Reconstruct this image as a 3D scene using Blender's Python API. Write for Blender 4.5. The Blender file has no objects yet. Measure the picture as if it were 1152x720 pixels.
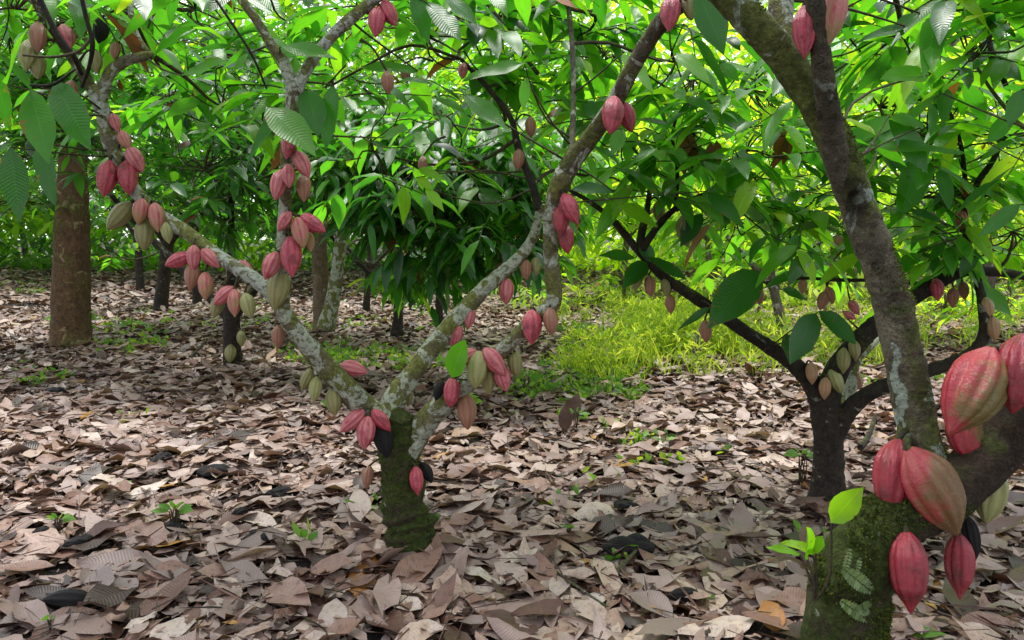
import bpy, math, random
import numpy as np
from mathutils import Vector, Matrix, noise
random.seed(7); rng = np.random.default_rng(7)
R = math.radians
SC = bpy.context.scene; COL = SC.collection

# ------------------------------------------------------------------ camera
F = 850.0; CAMH = 1.2; PITCH = math.atan(95/850)
cam_d = bpy.data.cameras.new('camera'); cam = bpy.data.objects.new('camera', cam_d); COL.objects.link(cam)
cam.location = (0, 0, CAMH); cam.rotation_euler = (math.pi/2-PITCH, 0, 0)
cam_d.sensor_width = 36; cam_d.lens = F/1152*36; cam_d.clip_end = 1000; cam_d.clip_start = .05
SC.camera = cam
FW = Vector((0, math.cos(PITCH), -math.sin(PITCH))); UPV = Vector((0, math.sin(PITCH), math.cos(PITCH)))
CP = Vector((0, 0, CAMH))

def P(px, py, d):
    """world point seen at a photo pixel, at world distance y = d"""
    r = Vector(((px-576)/F, 0, 0)) + FW + UPV*(-(py-360)/F)
    return CP + r*(d/r.y)
def depth(p): return (p-CP).dot(FW)
def proj(p):
    q = p-CP; z = q.dot(FW)
    return 576+F*q.x/z, 360-F*q.dot(UPV)/z
def gz(x, y):
    return .035*np.sin(x*1.3+y*.7)+.03*np.sin(x*.5-y*.9+1)+.02*np.sin(x*2.9+2)*np.sin(y*2.3)-.03
def G(px, py):
    """ground point seen at a photo pixel"""
    r = Vector(((px-576)/F, 0, 0)) + FW + UPV*(-(py-360)/F)
    p = CP + r*(CAMH/-r.z)
    p.z = float(gz(p.x, p.y)); return p

# ------------------------------------------------------------------ node helpers
def mat(name):
    m = bpy.data.materials.new(name); m.use_nodes = True
    nt = m.node_tree; nt.nodes.clear()
    out = nt.nodes.new('ShaderNodeOutputMaterial'); b = nt.nodes.new('ShaderNodeBsdfPrincipled')
    nt.links.new(b.outputs[0], out.inputs[0])
    return m, nt, b, out
def nd(nt, t, ins=None, **kw):
    n = nt.nodes.new(t)
    for k, v in kw.items(): setattr(n, k, v)
    for k, v in (ins or {}).items():
        if hasattr(v, 'is_output'): nt.links.new(v, n.inputs[k])
        else: n.inputs[k].default_value = v
    return n
def ramp(nt, fac, stops, interp='LINEAR'):
    n = nt.nodes.new('ShaderNodeValToRGB'); cr = n.color_ramp; cr.interpolation = interp
    while len(cr.elements) > 1: cr.elements.remove(cr.elements[-1])
    for i, (p, c) in enumerate(stops):
        e = cr.elements[0] if i == 0 else cr.elements.new(p)
        e.position = p; e.color = (*c, 1) if len(c) == 3 else c
    nt.links.new(fac, n.inputs[0]); return n.outputs[0]
def mix(nt, fac, a, b, bt='MIX'):
    n = nt.nodes.new('ShaderNodeMix'); n.data_type = 'RGBA'; n.blend_type = bt
    for i, v in ((0, fac), (6, a), (7, b)):
        if hasattr(v, 'is_output'): nt.links.new(v, n.inputs[i])
        else: n.inputs[i].default_value = v if i == 0 else (*v, 1)
    return n.outputs[2]
def math_(nt, op, a, b=0.0, clamp=False):
    n = nt.nodes.new('ShaderNodeMath'); n.operation = op; n.use_clamp = clamp
    for i, v in ((0, a), (1, b)):
        if hasattr(v, 'is_output'): nt.links.new(v, n.inputs[i])
        else: n.inputs[i].default_value = v
    return n.outputs[0]
def noise_(nt, co, scale, detail=4, rough=.6, dist=0):
    n = nd(nt, 'ShaderNodeTexNoise', {'Scale': scale, 'Detail': detail, 'Roughness': rough, 'Distortion': dist})
    nt.links.new(co, n.inputs['Vector']); return n.outputs['Fac']
def attr(nt, name): return nd(nt, 'ShaderNodeAttribute', attribute_name=name)

# ------------------------------------------------------------------ materials
def bark(name, dark, light, lichen_col, lichen_amt, moss_amt, scale=1.0, bumpd=.02, lichen_scale=9, moss_col=(.07, .095, .017)):
    m, nt, b, out = mat(name)
    co = nd(nt, 'ShaderNodeTexCoord').outputs['Object']
    n1 = noise_(nt, co, 14*scale, 6, .7); n2 = noise_(nt, co, 55*scale, 5, .75); n3 = noise_(nt, co, lichen_scale*scale, 5, .62, .6)
    base = mix(nt, ramp(nt, n1, [(.3, (0,)*3), (.7, (1,)*3)]), dark, light)
    base = mix(nt, ramp(nt, n2, [(.35, (.55,)*3), (.62, (0,)*3)]), base, tuple(c*.35 for c in dark))
    n4 = noise_(nt, co, 170*scale, 4, .75); base = mix(nt, .85, base, ramp(nt, n4, [(.36, (.5,)*3), (.5, (1,)*3), (.66, (1.5,)*3)]), 'MULTIPLY')
    # moss: likes the upper side
    geo = nd(nt, 'ShaderNodeNewGeometry').outputs['Normal']
    nz = nd(nt, 'ShaderNodeSeparateXYZ', {0: geo}).outputs['Z']
    mo = math_(nt, 'ADD', noise_(nt, co, 6*scale, 6, .7), math_(nt, 'ADD', math_(nt, 'MULTIPLY', nz, .12), attr(nt, 'mossy').outputs['Fac']))
    mf = ramp(nt, mo, [(.62-moss_amt*.35, (0,)*3), (.76-moss_amt*.35, (1,)*3)])
    mc = ramp(nt, n2, [(.25, tuple(c*.3 for c in moss_col)), (.5, moss_col), (.75, tuple(c*2.3 for c in moss_col))])
    base = mix(nt, mf, base, mc)
    lf = ramp(nt, n3, [(.70-lichen_amt*.3, (0,)*3), (.73-lichen_amt*.3, (1,)*3)])
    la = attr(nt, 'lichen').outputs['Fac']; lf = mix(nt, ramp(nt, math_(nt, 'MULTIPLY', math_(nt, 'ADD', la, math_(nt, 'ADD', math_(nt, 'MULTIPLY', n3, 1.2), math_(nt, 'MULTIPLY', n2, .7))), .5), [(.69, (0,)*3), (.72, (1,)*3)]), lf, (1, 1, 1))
    lf = mix(nt, 1.0, lf, ramp(nt, n2, [(.36, (.1,)*3), (.5, (1,)*3)]), 'MULTIPLY')
    lc = mix(nt, n1, tuple(c*.6 for c in lichen_col), lichen_col)
    base = mix(nt, lf, base, lc)
    base = mix(nt, math_(nt, 'MULTIPLY', la, -1.0, True), base, mix(nt, 1.0, base, (.2, .17, .16), 'MULTIPLY'))  # negative lichen value darkens: dark branch bark, and shade painted at its fork
    nt.links.new(base, b.inputs['Base Color']); b.inputs['Roughness'].default_value = .9
    b.inputs['Specular IOR Level'].default_value = .25
    h = math_(nt, 'ADD', math_(nt, 'MULTIPLY', n2, .6), math_(nt, 'ADD', n1, math_(nt, 'MULTIPLY', mf, .35)))
    h = math_(nt, 'ADD', h, math_(nt, 'ADD', math_(nt, 'MULTIPLY', lf, .12), math_(nt, 'MULTIPLY', n4, .35)))
    bp = nd(nt, 'ShaderNodeBump', {'Strength': 1.0, 'Distance': bumpd, 'Height': h}); nt.links.new(bp.outputs[0], b.inputs['Normal'])
    return m
M = {}
M['lichen_bark'] = bark('lichen_bark', (.11, .09, .05), (.30, .27, .16), (.64, .68, .54), .70, .60, 1.3, .022, 9, (.16, .17, .045))
M['white_bark'] = bark('white_bark', (.14, .12, .08), (.34, .31, .22), (.66, .70, .60), .72, .56, 1.3, .022, 9, (.19, .20, .06))
M['mossy_bark'] = bark('mossy_bark', (.04, .03, .02), (.13, .10, .06), (.42, .47, .36), .24, .70, 1.2, .035, 7, (.05, .07, .012))
M['fork_bark'] = bark('fork_bark', (.06, .045, .03), (.20, .165, .105), (.58, .62, .5), .50, .55, 1.3, .025, 9, (.12, .13, .035))
M['dark_bark'] = bark('dark_bark', (.018, .014, .012), (.065, .05, .038), (.30, .30, .24), .24, .12, 1.2, .02)
M['brown_bark'] = bark('brown_bark', (.03, .02, .015), (.10, .068, .045), (.3, .3, .24), .18, .15, 1.2, .025)
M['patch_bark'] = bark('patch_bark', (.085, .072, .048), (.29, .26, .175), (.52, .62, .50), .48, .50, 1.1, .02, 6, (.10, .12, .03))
M['shade_bark'] = bark('shade_bark', (.075, .042, .022), (.22, .135, .07), (.38, .30, .15), .36, .30, .6, .03, 12, (.10, .10, .025))
M['tan_bark'] = bark('tan_bark', (.12, .08, .05), (.28, .21, .13), (.45, .43, .33), .3, .2, 1.0, .015)
M['grey_bark'] = bark('grey_bark', (.06, .05, .04), (.2, .17, .13), (.4, .4, .33), .4, .2, 1.0, .015)
M['twig'] = bark('twig_bark', (.03, .025, .016), (.11, .085, .05), (.3, .32, .25), .2, .2, 2, .004)
M['dark_twig'] = bark('dark_twig_bark', (.012, .01, .009), (.035, .028, .02), (.3, .32, .25), .02, .02, 2, .004)

def leaf_mat(name, stops, back, transl, rough=.38, tstr=1.6, spec=.5, vein_amt=.3, bump=.15, mottle=0):
    m, nt, b, out = mat(name)
    uv = nd(nt, 'ShaderNodeUVMap').outputs[0]; sp = nd(nt, 'ShaderNodeSeparateXYZ', {0: uv})
    u, v = sp.outputs['X'], sp.outputs['Y']
    t = attr(nt, 'tint').outputs['Fac']
    au = math_(nt, 'ABSOLUTE', math_(nt, 'SUBTRACT', u, .5))
    ph = math_(nt, 'MULTIPLY', math_(nt, 'SUBTRACT', v, math_(nt, 'MULTIPLY', au, .22)), 70.0)
    vein = math_(nt, 'POWER', math_(nt, 'ABSOLUTE', math_(nt, 'COSINE', ph)), 14.0)
    mid = math_(nt, 'LESS_THAN', au, .022)
    vv = math_(nt, 'MAXIMUM', mid, math_(nt, 'MULTIPLY', vein, .5))
    base = ramp(nt, t, stops)
    co = nd(nt, 'ShaderNodeTexCoord').outputs['Object']
    n1 = noise_(nt, co, 30, 3)
    base = mix(nt, math_(nt, 'MULTIPLY', ramp(nt, n1, [(.3, (0,)*3), (.75, (1,)*3)]), .5), base, mix(nt, 1.0, base, (1.35, 1.25, .9), 'MULTIPLY'))
    base = mix(nt, math_(nt, 'MULTIPLY', vv, vein_amt), base, mix(nt, 1.0, base, (1.9, 1.7, 1.5), 'MULTIPLY'))
    if not mottle:
        n5 = noise_(nt, co, 42, 3, .6); n6 = noise_(nt, co, 7, 2)
        eg = math_(nt, 'MULTIPLY', math_(nt, 'POWER', math_(nt, 'MULTIPLY', au, 2.0), 6.0), .16)
        sf = ramp(nt, math_(nt, 'ADD', math_(nt, 'ADD', n5, eg), math_(nt, 'MULTIPLY', n6, .25)), [(.80, (0,)*3), (.84, (1,)*3)])
        base = mix(nt, math_(nt, 'MULTIPLY', sf, .75), base, (.13, .075, .02))
    if mottle:
        n2 = noise_(nt, co, 55, 4, .7); n3 = noise_(nt, co, 14, 4, .65)
        base = mix(nt, math_(nt, 'MULTIPLY', ramp(nt, n2, [(.52, (0,)*3), (.66, (1,)*3)]), mottle), base, mix(nt, 1.0, base, (.42, .36, .33), 'MULTIPLY'))
        base = mix(nt, math_(nt, 'MULTIPLY', ramp(nt, n3, [(.50, (0,)*3), (.70, (1,)*3)]), mottle*.8), base, mix(nt, 1.0, base, (.62, .52, .45), 'MULTIPLY'))
    bf = nd(nt, 'ShaderNodeNewGeometry').outputs['Backfacing']
    fb = mix(nt, bf, base, mix(nt, .55, base, back))
    nt.links.new(fb, b.inputs['Base Color'])
    b.inputs['Roughness'].default_value = rough; b.inputs['Specular IOR Level'].default_value = spec
    h = math_(nt, 'SUBTRACT', math_(nt, 'MULTIPLY', math_(nt, 'COSINE', math_(nt, 'MULTIPLY', ph, 2.0)), -.4), math_(nt, 'MULTIPLY', vv, .5))
    bp = nd(nt, 'ShaderNodeBump', {'Strength': bump, 'Distance': .004, 'Height': h}); nt.links.new(bp.outputs[0], b.inputs['Normal'])
    if transl:
        tr = nd(nt, 'ShaderNodeBsdfTranslucent')
        nt.links.new(mix(nt, 1.0, base, (tstr*1.25, tstr*1.15, tstr*.5), 'MULTIPLY'), tr.inputs[0])
        ms = nd(nt, 'ShaderNodeMixShader', {0: transl}); nt.links.new(b.outputs[0], ms.inputs[1]); nt.links.new(tr.outputs[0], ms.inputs[2])
        nt.links.new(ms.outputs[0], out.inputs[0])
    return m
M['leaf'] = leaf_mat('green_leaf', [(0, (.008, .05, .010)), (.3, (.022, .12, .010)), (.6, (.055, .215, .010)), (.85, (.13, .31, .014)), (1, (.28, .42, .03))], (.09, .20, .04), .50, .30, 2.6, .6)
M['far_leaf'] = leaf_mat('pale_green_leaf', [(0, (.022, .085, .01)), (.4, (.07, .20, .013)), (.7, (.17, .33, .02)), (1, (.40, .52, .05))], (.16, .25, .05), .55, .45, 2.6)  # brightened so the colour itself carries a backlit look
M['grass'] = leaf_mat('grass_blade', [(0, (.06, .15, .015)), (.5, (.19, .32, .022)), (1, (.45, .52, .11))], (.2, .3, .05), .5, .5, 1.8, .3)
M['weed'] = leaf_mat('weed_leaf', [(0, (.03, .12, .015)), (.5, (.09, .23, .025)), (1, (.25, .38, .05))], (.1, .2, .06), .4, .45, 1.8, .4)
M['moss'] = leaf_mat('moss_tuft', [(0, (.018, .03, .006)), (.5, (.05, .075, .012)), (1, (.12, .15, .035))], (.05, .075, .015), .3, .8, 1.2, .1)
M['dead_leaf'] = leaf_mat('dead_leaf', [(0, (.018, .010, .007)), (.18, (.05, .025, .017)), (.34, (.115, .056, .042)), (.52, (.20, .112, .088)), (.70, (.285, .182, .152)), (.85, (.37, .275, .245)), (.93, (.50, .43, .40)), (.965, (.30, .12, .03)), (1, (.40, .24, .05))], (.33, .25, .225), .08, .46, 1.0, .5, .22, .22, .75)
M['wilted_leaf'] = leaf_mat('wilted_leaf', [(0, (.08, .03, .012)), (1, (.28, .13, .05))], (.2, .1, .05), .2, .6, 1.2, .3)
M['fern_leaf'] = leaf_mat('creeping_fern_leaf', [(0, (.07, .12, .04)), (1, (.17, .25, .11))], (.3, .36, .2), .25, .5, 1.2, .4)

def pod_mat(name, main, furrow, patch, patch_amt, patch_dir=(0, 0, 0), wear=.25, rough=.42, furrow_amt=.7):
    """rind: colour on the ribs, paler furrows, a ripening patch that may sit on one flank or at the tip"""
    m, nt, b, out = mat(name)
    co = nd(nt, 'ShaderNodeTexCoord').outputs['Object']
    rnd = nd(nt, 'ShaderNodeObjectInfo').outputs['Random']
    off = nd(nt, 'ShaderNodeVectorMath', {0: co, 1: nd(nt, 'ShaderNodeCombineXYZ', {0: math_(nt, 'MULTIPLY', rnd, 40.0), 2: math_(nt, 'MULTIPLY', rnd, 17.0)}).outputs[0]}, operation='ADD').outputs[0]
    rid = attr(nt, 'ridge').outputs['Fac']
    n1 = noise_(nt, off, 3.2, 4, .6); n2 = noise_(nt, off, 16, 7, .72); n3 = noise_(nt, off, 60, 3, .7)
    base = mix(nt, ramp(nt, n1, [(.3, (0,)*3), (.72, (1,)*3)]), tuple(c*.78 for c in main), main)
    ff = math_(nt, 'MULTIPLY', math_(nt, 'SUBTRACT', 1.0, rid, True), furrow_amt, True)
    ff = math_(nt, 'MULTIPLY', ff, math_(nt, 'ADD', .35, n2), True)
    base = mix(nt, ff, base, furrow)
    s = nd(nt, 'ShaderNodeVectorMath', {0: co, 1: patch_dir}, operation='DOT_PRODUCT').outputs['Value']
    pf = math_(nt, 'ADD', math_(nt, 'ADD', n1, s), math_(nt, 'MULTIPLY', n2, .25))
    pf = ramp(nt, pf, [(.80-patch_amt*.5, (0,)*3), (1.0-patch_amt*.5, (1,)*3)])
    base = mix(nt, math_(nt, 'MULTIPLY', pf, .9), base, patch)
    wf = ramp(nt, n2, [(.60, (0,)*3), (.72, (1,)*3)])
    base = mix(nt, math_(nt, 'MULTIPLY', wf, wear), base, (.09, .05, .03))
    sp_ = ramp(nt, n3, [(.66, (0,)*3), (.7, (1,)*3)])
    base = mix(nt, math_(nt, 'MULTIPLY', sp_, wear*1.2), base, (.05, .03, .02))
    nt.links.new(base, b.inputs['Base Color'])
    rr = math_(nt, 'ADD', rough-.2, math_(nt, 'MULTIPLY', n2, .25)); nt.links.new(rr, b.inputs['Roughness'])
    b.inputs['Specular IOR Level'].default_value = .15 if name == 'rotten_rind' else .6
    bp = nd(nt, 'ShaderNodeBump', {'Strength': .45, 'Distance': .016, 'Height': math_(nt, 'ADD', n2, math_(nt, 'MULTIPLY', n3, .4))})
    nt.links.new(bp.outputs[0], b.inputs['Normal'])
    return m
PM = {
 'R': pod_mat('red_rind', (0.42, 0.009, 0.050), (0.58, 0.16, 0.17), (0.160, 0.008, 0.016), .40, (0, 0, 0), .4, .36, .65),
 'P': pod_mat('pink_rind', (0.43, 0.024, 0.072), (0.66, 0.31, 0.27), (0.257, 0.016, 0.031), .36, (0, 0, 0), .35, .38, .75),
 'Y': pod_mat('pink_and_straw_rind', (0.42, 0.034, 0.072), (0.61, 0.33, 0.23), (0.312, 0.211, 0.078), .08, (0, 0, -.38)),
 'O': pod_mat('olive_rind', (0.170, 0.157, 0.043), (0.324, 0.306, 0.117), (0.221, 0.093, 0.034), .05, (0, 0, 0), .4),
 'G': pod_mat('pale_green_rind', (0.230, 0.238, 0.064), (0.414, 0.396, 0.180), (0.281, 0.170, 0.060), .05),
 'B': pod_mat('brown_red_rind', (0.272, 0.080, 0.052), (0.357, 0.212, 0.111), (0.192, 0.128, 0.048), .2, (0, 0, 0), .4),
 'T': pod_mat('tan_rind', (0.320, 0.152, 0.072), (0.425, 0.281, 0.136), (0.264, 0.192, 0.080), .25),
 'K': pod_mat('rotten_rind', (.011, .010, .011), (.02, .018, .018), (.02, .016, .014), .2, (0, 0, 0), .3, .6),
 'H': pod_mat('red_and_green_rind', (0.40, 0.017, 0.040), (0.42, 0.11, 0.07), (0.125, 0.115, 0.023), .26, (1.3, 0, -.12), .55, .33, .35),
 'J': pod_mat('red_turning_brown_rind', (0.40, 0.022, 0.045), (0.43, 0.15, 0.08), (0.141, 0.093, 0.029), .24, (.85, 0, -.32), .7, .33, .4),
 'C': pod_mat('crimson_rind', (0.33, 0.009, 0.032), (0.40, 0.07, 0.07), (0.122, 0.014, 0.014), .44, (0, 0, 0), .65, .32, .4),
}

# ------------------------------------------------------------------ object helpers
def thing(name, label, cat, loc, group=None, kind=None):
    o = bpy.data.objects.new(name, None); COL.objects.link(o); o.location = loc; o.empty_display_size = .1
    tag(o, label, cat, group, kind); return o
def tag(o, label=None, cat=None, group=None, kind=None):
    if label: o['label'] = label
    if cat: o['category'] = cat
    if group: o['group'] = group
    if kind: o['kind'] = kind
    return o
def link(name, me, parent=None, loc=None):
    o = bpy.data.objects.new(name, me); COL.objects.link(o)
    if parent: o.parent = parent
    if loc is not None: o.location = loc
    return o
def np_mesh(name, V, Q, mats, uv=None, attrs=None, mi=None, smooth=True):
    me = bpy.data.meshes.new(name); V = np.asarray(V, np.float32); Q = np.asarray(Q, np.int32)
    me.vertices.add(len(V)); me.vertices.foreach_set('co', V.ravel())
    k = Q.shape[1]; me.loops.add(Q.size); me.loops.foreach_set('vertex_index', Q.ravel())
    me.polygons.add(len(Q)); me.polygons.foreach_set('loop_start', np.arange(0, Q.size, k, dtype=np.int32))
    if mi is not None: me.polygons.foreach_set('material_index', np.asarray(mi, np.int32))
    me.polygons.foreach_set('use_smooth', np.full(len(Q), smooth))
    if uv is not None:
        l = me.uv_layers.new(name='UVMap'); l.data.foreach_set('uv', np.asarray(uv, np.float32)[Q.ravel()].ravel())
    for n, a in (attrs or {}).items():
        at = me.attributes.new(n, 'FLOAT', 'POINT'); at.data.foreach_set('value', np.asarray(a, np.float32))
    for m in mats: me.materials.append(m)
    me.update(calc_edges=True); me.validate(); return me

def catmull(pts, rad, step):
    P_ = [pts[0]*2-pts[1]]+list(pts)+[pts[-1]*2-pts[-2]]; Rr = [rad[0]]+list(rad)+[rad[-1]]
    C, Q = [], []
    for i in range(1, len(P_)-2):
        a, b, c, d = P_[i-1:i+3]; n = max(2, int((c-b).length/step))
        for k in range(n):
            t = k/n
            C.append(.5*((2*b)+(c-a)*t+(2*a-5*b+4*c-d)*t*t+(3*b-a-3*c+d)*t**3)); Q.append(Rr[i]+(Rr[i+1]-Rr[i])*(t*t*(3-2*t)))
    C.append(pts[-1]); Q.append(rad[-1]); return C, Q

def tube_arrays(C, Q, n=14, rough=0.12, seed=0.0, knob=0.25):
    V, Fc = [], []; up = Vector((.31, .17, .93)).normalized()
    t0 = (C[1]-C[0]).normalized(); x = t0.cross(Vector((0, 1, .2))); x.normalize()
    for i, (c, r) in enumerate(zip(C, Q)):
        t = (C[min(i+1, len(C)-1)]-C[max(i-1, 0)]).normalized()
        x = (x-t*x.dot(t)).normalized(); y = t.cross(x)
        for k in range(n):
            a = 2*math.pi*k/n; d = x*math.cos(a)+y*math.sin(a); p = c+d*r
            f = 1.0
            if rough:
                s = p*(1/(r*2.2+.02)); s.x += seed
                f += rough*(.45*noise.noise(s*1.0)+.6*noise.noise(s*2.7)+.42*noise.noise(s*6.5))-.02
                kn = noise.noise(p*9+Vector((seed, 3, 1)))
                if kn > .32: f += knob*(kn-.32)
            V.append(c+d*r*f)
    for i in range(len(C)-1):
        for k in range(n):
            Fc.append((i*n+k, i*n+(k+1) % n, (i+1)*n+(k+1) % n, (i+1)*n+k))
    m = len(V); V.append(C[-1]+(C[-1]-C[-2]).normalized()*Q[-1]*.6); V.append(C[0])
    e = (len(C)-1)*n
    for k in range(n):
        Fc.append((e+k, e+(k+1) % n, m, m)); Fc.append(((k+1) % n, k, m+1, m+1))
    return V, Fc

class Tree:
    def __init__(s, name, label, base, group=None, cat='tree'):
        s.root = thing(name, label, cat, base, group); s.base = Vector(base); s.samples = []; s.tw = ([], []); s.L = []; s.slim = .75
    def limb(s, name, pts, mat_, n=14, rough=.12, step=None, knob=.25, attach=True, hook=None):
        """pts: (px, py, depth, width in photo pixels)"""
        W = [P(a, b, d) for a, b, d, w in pts]; rad = [w*s.slim/2/F*depth(p) for (a, b, d, w), p in zip(pts, W)]
        return s.limbw(name, W, rad, mat_, n, rough, step, knob, attach, hook)
    def limbw(s, name, W, rad, mat_, n=14, rough=.12, step=None, knob=.25, attach=True, hook=None):
        C, Q = catmull(W, rad, step or max(.012, min(rad)*.7))
        V, Fc = tube_arrays(C, Q, n, rough, random.random()*50, knob)
        me = bpy.data.meshes.new(name); me.from_pydata([v-s.base for v in V], [], [f[:3] if f[2] == f[3] else f for f in Fc])
        me.polygons.foreach_set('use_smooth', [True]*len(me.polygons)); me.materials.append(M[mat_]); me.update()
        if hook:
            at = me.attributes.new('lichen', 'FLOAT', 'POINT'); a2 = me.attributes.new('mossy', 'FLOAT', 'POINT'); vals, val2 = [], []
            for v in me.vertices:
                w_ = v.co+s.base; dp, li, mo_ = hook(w_); v.co += dp; vals.append(li); val2.append(mo_)
            me.attributes['lichen'].data.foreach_set('value', vals); me.attributes['mossy'].data.foreach_set('value', val2); me.update()
        o = link(name, me, s.root); s.last = o
        if attach: s.samples += [(c, q) for c, q in zip(C, Q)]
        return o
    def moss(s, o, n, h0=.004, h1=.011, up=-.25, thr=-.05):
        """small tufts standing on the bark where moss grows"""
        me = o.data; ps = [p for p in me.polygons if p.normal.z > up and p.area > 0]; ar = np.array([p.area for p in ps]); ids = rng.choice(len(ps), n, p=ar/ar.sum()); A = []
        for i in ids:
            p = ps[i]; vs_ = [me.vertices[k].co for k in p.vertices]; wts = rng.dirichlet(np.ones(len(vs_))); c = sum((v*float(x) for v, x in zip(vs_, wts)), Vector())
            if noise.noise((c+s.base)*7)+.35*noise.noise((c+s.base)*23)+p.normal.z*.25 < thr: continue
            d = (p.normal+Vector((random.gauss(0, .5), random.gauss(0, .5), random.gauss(.1, .5)))).normalized(); u = Vector((random.gauss(0, 1), random.gauss(0, 1), random.gauss(0, 1)))
            L = random.uniform(h0, h1); A.append((*(c-p.normal*.001), *d, *u, L, L*.3, random.uniform(0, .4), random.random(), .2, .0, 0))
        V, Q, uv, t, k = leaf_arrays(np.array(A), 2); tag(link('moss', np_mesh('moss', V, Q, [M['moss']], uv, {'tint': t}), s.root), kind='stuff')
    def surf(s, px, py, lift=.004):
        """depth of the bark's near side at a photo pixel"""
        best = None
        for c, r in s.samples:
            u, v = proj(c); q = math.hypot(u-px, v-py)
            if best is None or q < best[0]: best = (q, c, r)
        q, c, r = best; o = min(q*depth(c)/F, r*.97); return c.y-math.sqrt(r*r-o*o)*1.06-lift
    # ---- crown
    def twig(s, a, b, r0, r1, sag=.0, n=5, bow=.12):
        L = (b-a).length; j = Vector((random.gauss(0, 1), random.gauss(0, 1), random.gauss(0, 1)))*L*bow
        pts = [a, a.lerp(b, .35)+j, a.lerp(b, .7)+j*.7+Vector((0, 0, -sag*L)), b]
        C, Q = catmull(pts, [r0, r0*.75+r1*.25, r0*.4+r1*.6, r1], max(.05, L/9))
        V, Fc = tube_arrays(C, Q, n, 0); k = len(s.tw[0]); s.tw[0].extend(V); s.tw[1].extend([tuple(i+k for i in f) for f in Fc])
        return C
    def leaf(s, base, d, up, L, W, droop, tint, fold=.25, wave=.04, kind=0):
        s.L.append((*base, *d, *up, L, W, droop, tint, fold, wave, kind))
    def spray(s, a, d, length, nl, size, tint, droop=.35, r=.0035):
        d = d.normalized(); b = a+d*length+Vector((0, 0, -.08*length))
        C = s.twig(a, b, r, r*.45, 0, 4, .06); t = (b-a).normalized()
        side = t.cross(Vector((0, 0, 1)))
        if side.length < .1: side = Vector((1, 0, 0))
        side.normalize(); s0 = random.choice((-1, 1))
        for i in range(nl):
            f = .12+.88*(i+.6)/nl; p = C[min(len(C)-1, int(f*(len(C)-1)+.5))]
            sg = s0*(1 if i % 2 else -1)
            q = .55+random.uniform(-.3, .25) if i < nl-1 else 1.1
            dd = (t*q+side*sg*(1.0-.45*q)+Vector((random.gauss(0, .15), random.gauss(0, .15), random.uniform(-.45, .18)))).normalized()
            up = Vector((random.gauss(0, .3), random.gauss(0, .3), 1)); sz = size*random.uniform(.6, 1.15)
            tt = min(.98, max(0, tint+random.gauss(0, .19)+(.16 if i >= nl-2 and random.random() < .35 else 0)))
            s.leaf(p, dd, up, sz, sz*random.uniform(.15, .185), droop*random.uniform(.3, 1.5), tt, random.uniform(.08, .4), .04, 1 if random.random() < .012 else 0)
    def nearest(s, p, k=1):
        return min(s.samples, key=lambda q: (q[0]-p).length+max(0, q[0].z-p.z)*.4)
    def clump(s, c, rad, nsp, size, tint, nl=7, droop=.35, spread=1.0, branch=.009, down=.0, maxb=3.0):
        """a branch from the nearest limb to c, sprays of leaves through the ellipsoid rad around c"""
        if s.samples:
            q = s.nearest(c)
            if (q[0]-c).length < maxb: s.twig(q[0], c, min(branch, q[1]*.6+.002), branch*.5, .03, 5, .1)
        for i in range(nsp):
            v = Vector((random.gauss(0, 1), random.gauss(0, 1), random.gauss(0, 1))); v.normalize(); v *= random.random()**.45
            p = c+Vector((v.x*rad[0], v.y*rad[1], v.z*rad[2]))
            d = Vector((v.x+random.gauss(0, .5), v.y+random.gauss(0, .5), random.gauss(-.05, .3)-down))
            if (p-c).length > .12: s.twig(c, p, branch*.5, .003, .05, 4, .12)
            s.spray(p, d, random.uniform(.22, .5)*size/.24*spread, max(3, nl+random.randint(-2, 2)), size, tint, droop)
    def pclump(s, px, py, d, rx, ry, rd, nsp, size=.24, tint=.35, **kw):
        k = d/F; s.clump(P(px, py, d), (rx*k, rd, ry*k), int(nsp*1.55+.5), size*.84, tint, **kw)
    def pleaf(s, px, py, d, qx, qy, d2, wr=.36, tint=.4, droop=.12, fold=.2, up=None, kind=0):
        """one leaf the photo shows clearly: base pixel to tip pixel"""
        a, b = P(px, py, d), P(qx, qy, d2); v = b-a; L = v.length
        if up is None: up = Vector((random.gauss(0, .2), -.75, .6))
        s.leaf(a, v.normalized(), up, L, L*wr/2, droop, tint, fold, .05, kind)
        if s.samples:
            q = s.nearest(a)
            if .03 < (q[0]-a).length < .9: s.twig(q[0], a, .004, .002, .0, 4, .05)
    def finish(s, leafmats=('leaf', 'wilted_leaf', 'fern_leaf'), nv=6, twigmat='twig', name='crown'):
        if not s.L: return
        A = np.array(s.L, np.float64); V, Q, uv, tint, k = leaf_arrays(A, nv); mi = np.repeat(A[:, 15].astype(int), k)
        if s.tw[0]:
            n0 = len(V); TV = np.array([tuple(v) for v in s.tw[0]]); TQ = np.array(s.tw[1])+n0
            # caps are triangles written as quads: drop them
            TQ = TQ[TQ[:, 2] != TQ[:, 3]]
            V = np.vstack([V, TV]); Q = np.vstack([Q, TQ]); uv = np.vstack([uv, np.zeros((len(TV), 2))])
            tint = np.concatenate([tint, np.zeros(len(TV))]); mi = np.concatenate([mi, np.full(len(TQ), len(leafmats))])
        V = V-np.array(s.base)
        me = np_mesh(name, V, Q, [M[m] for m in leafmats]+[M[twigmat]], uv, {'tint': tint}, mi)
        return link(name, me, s.root)

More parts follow.
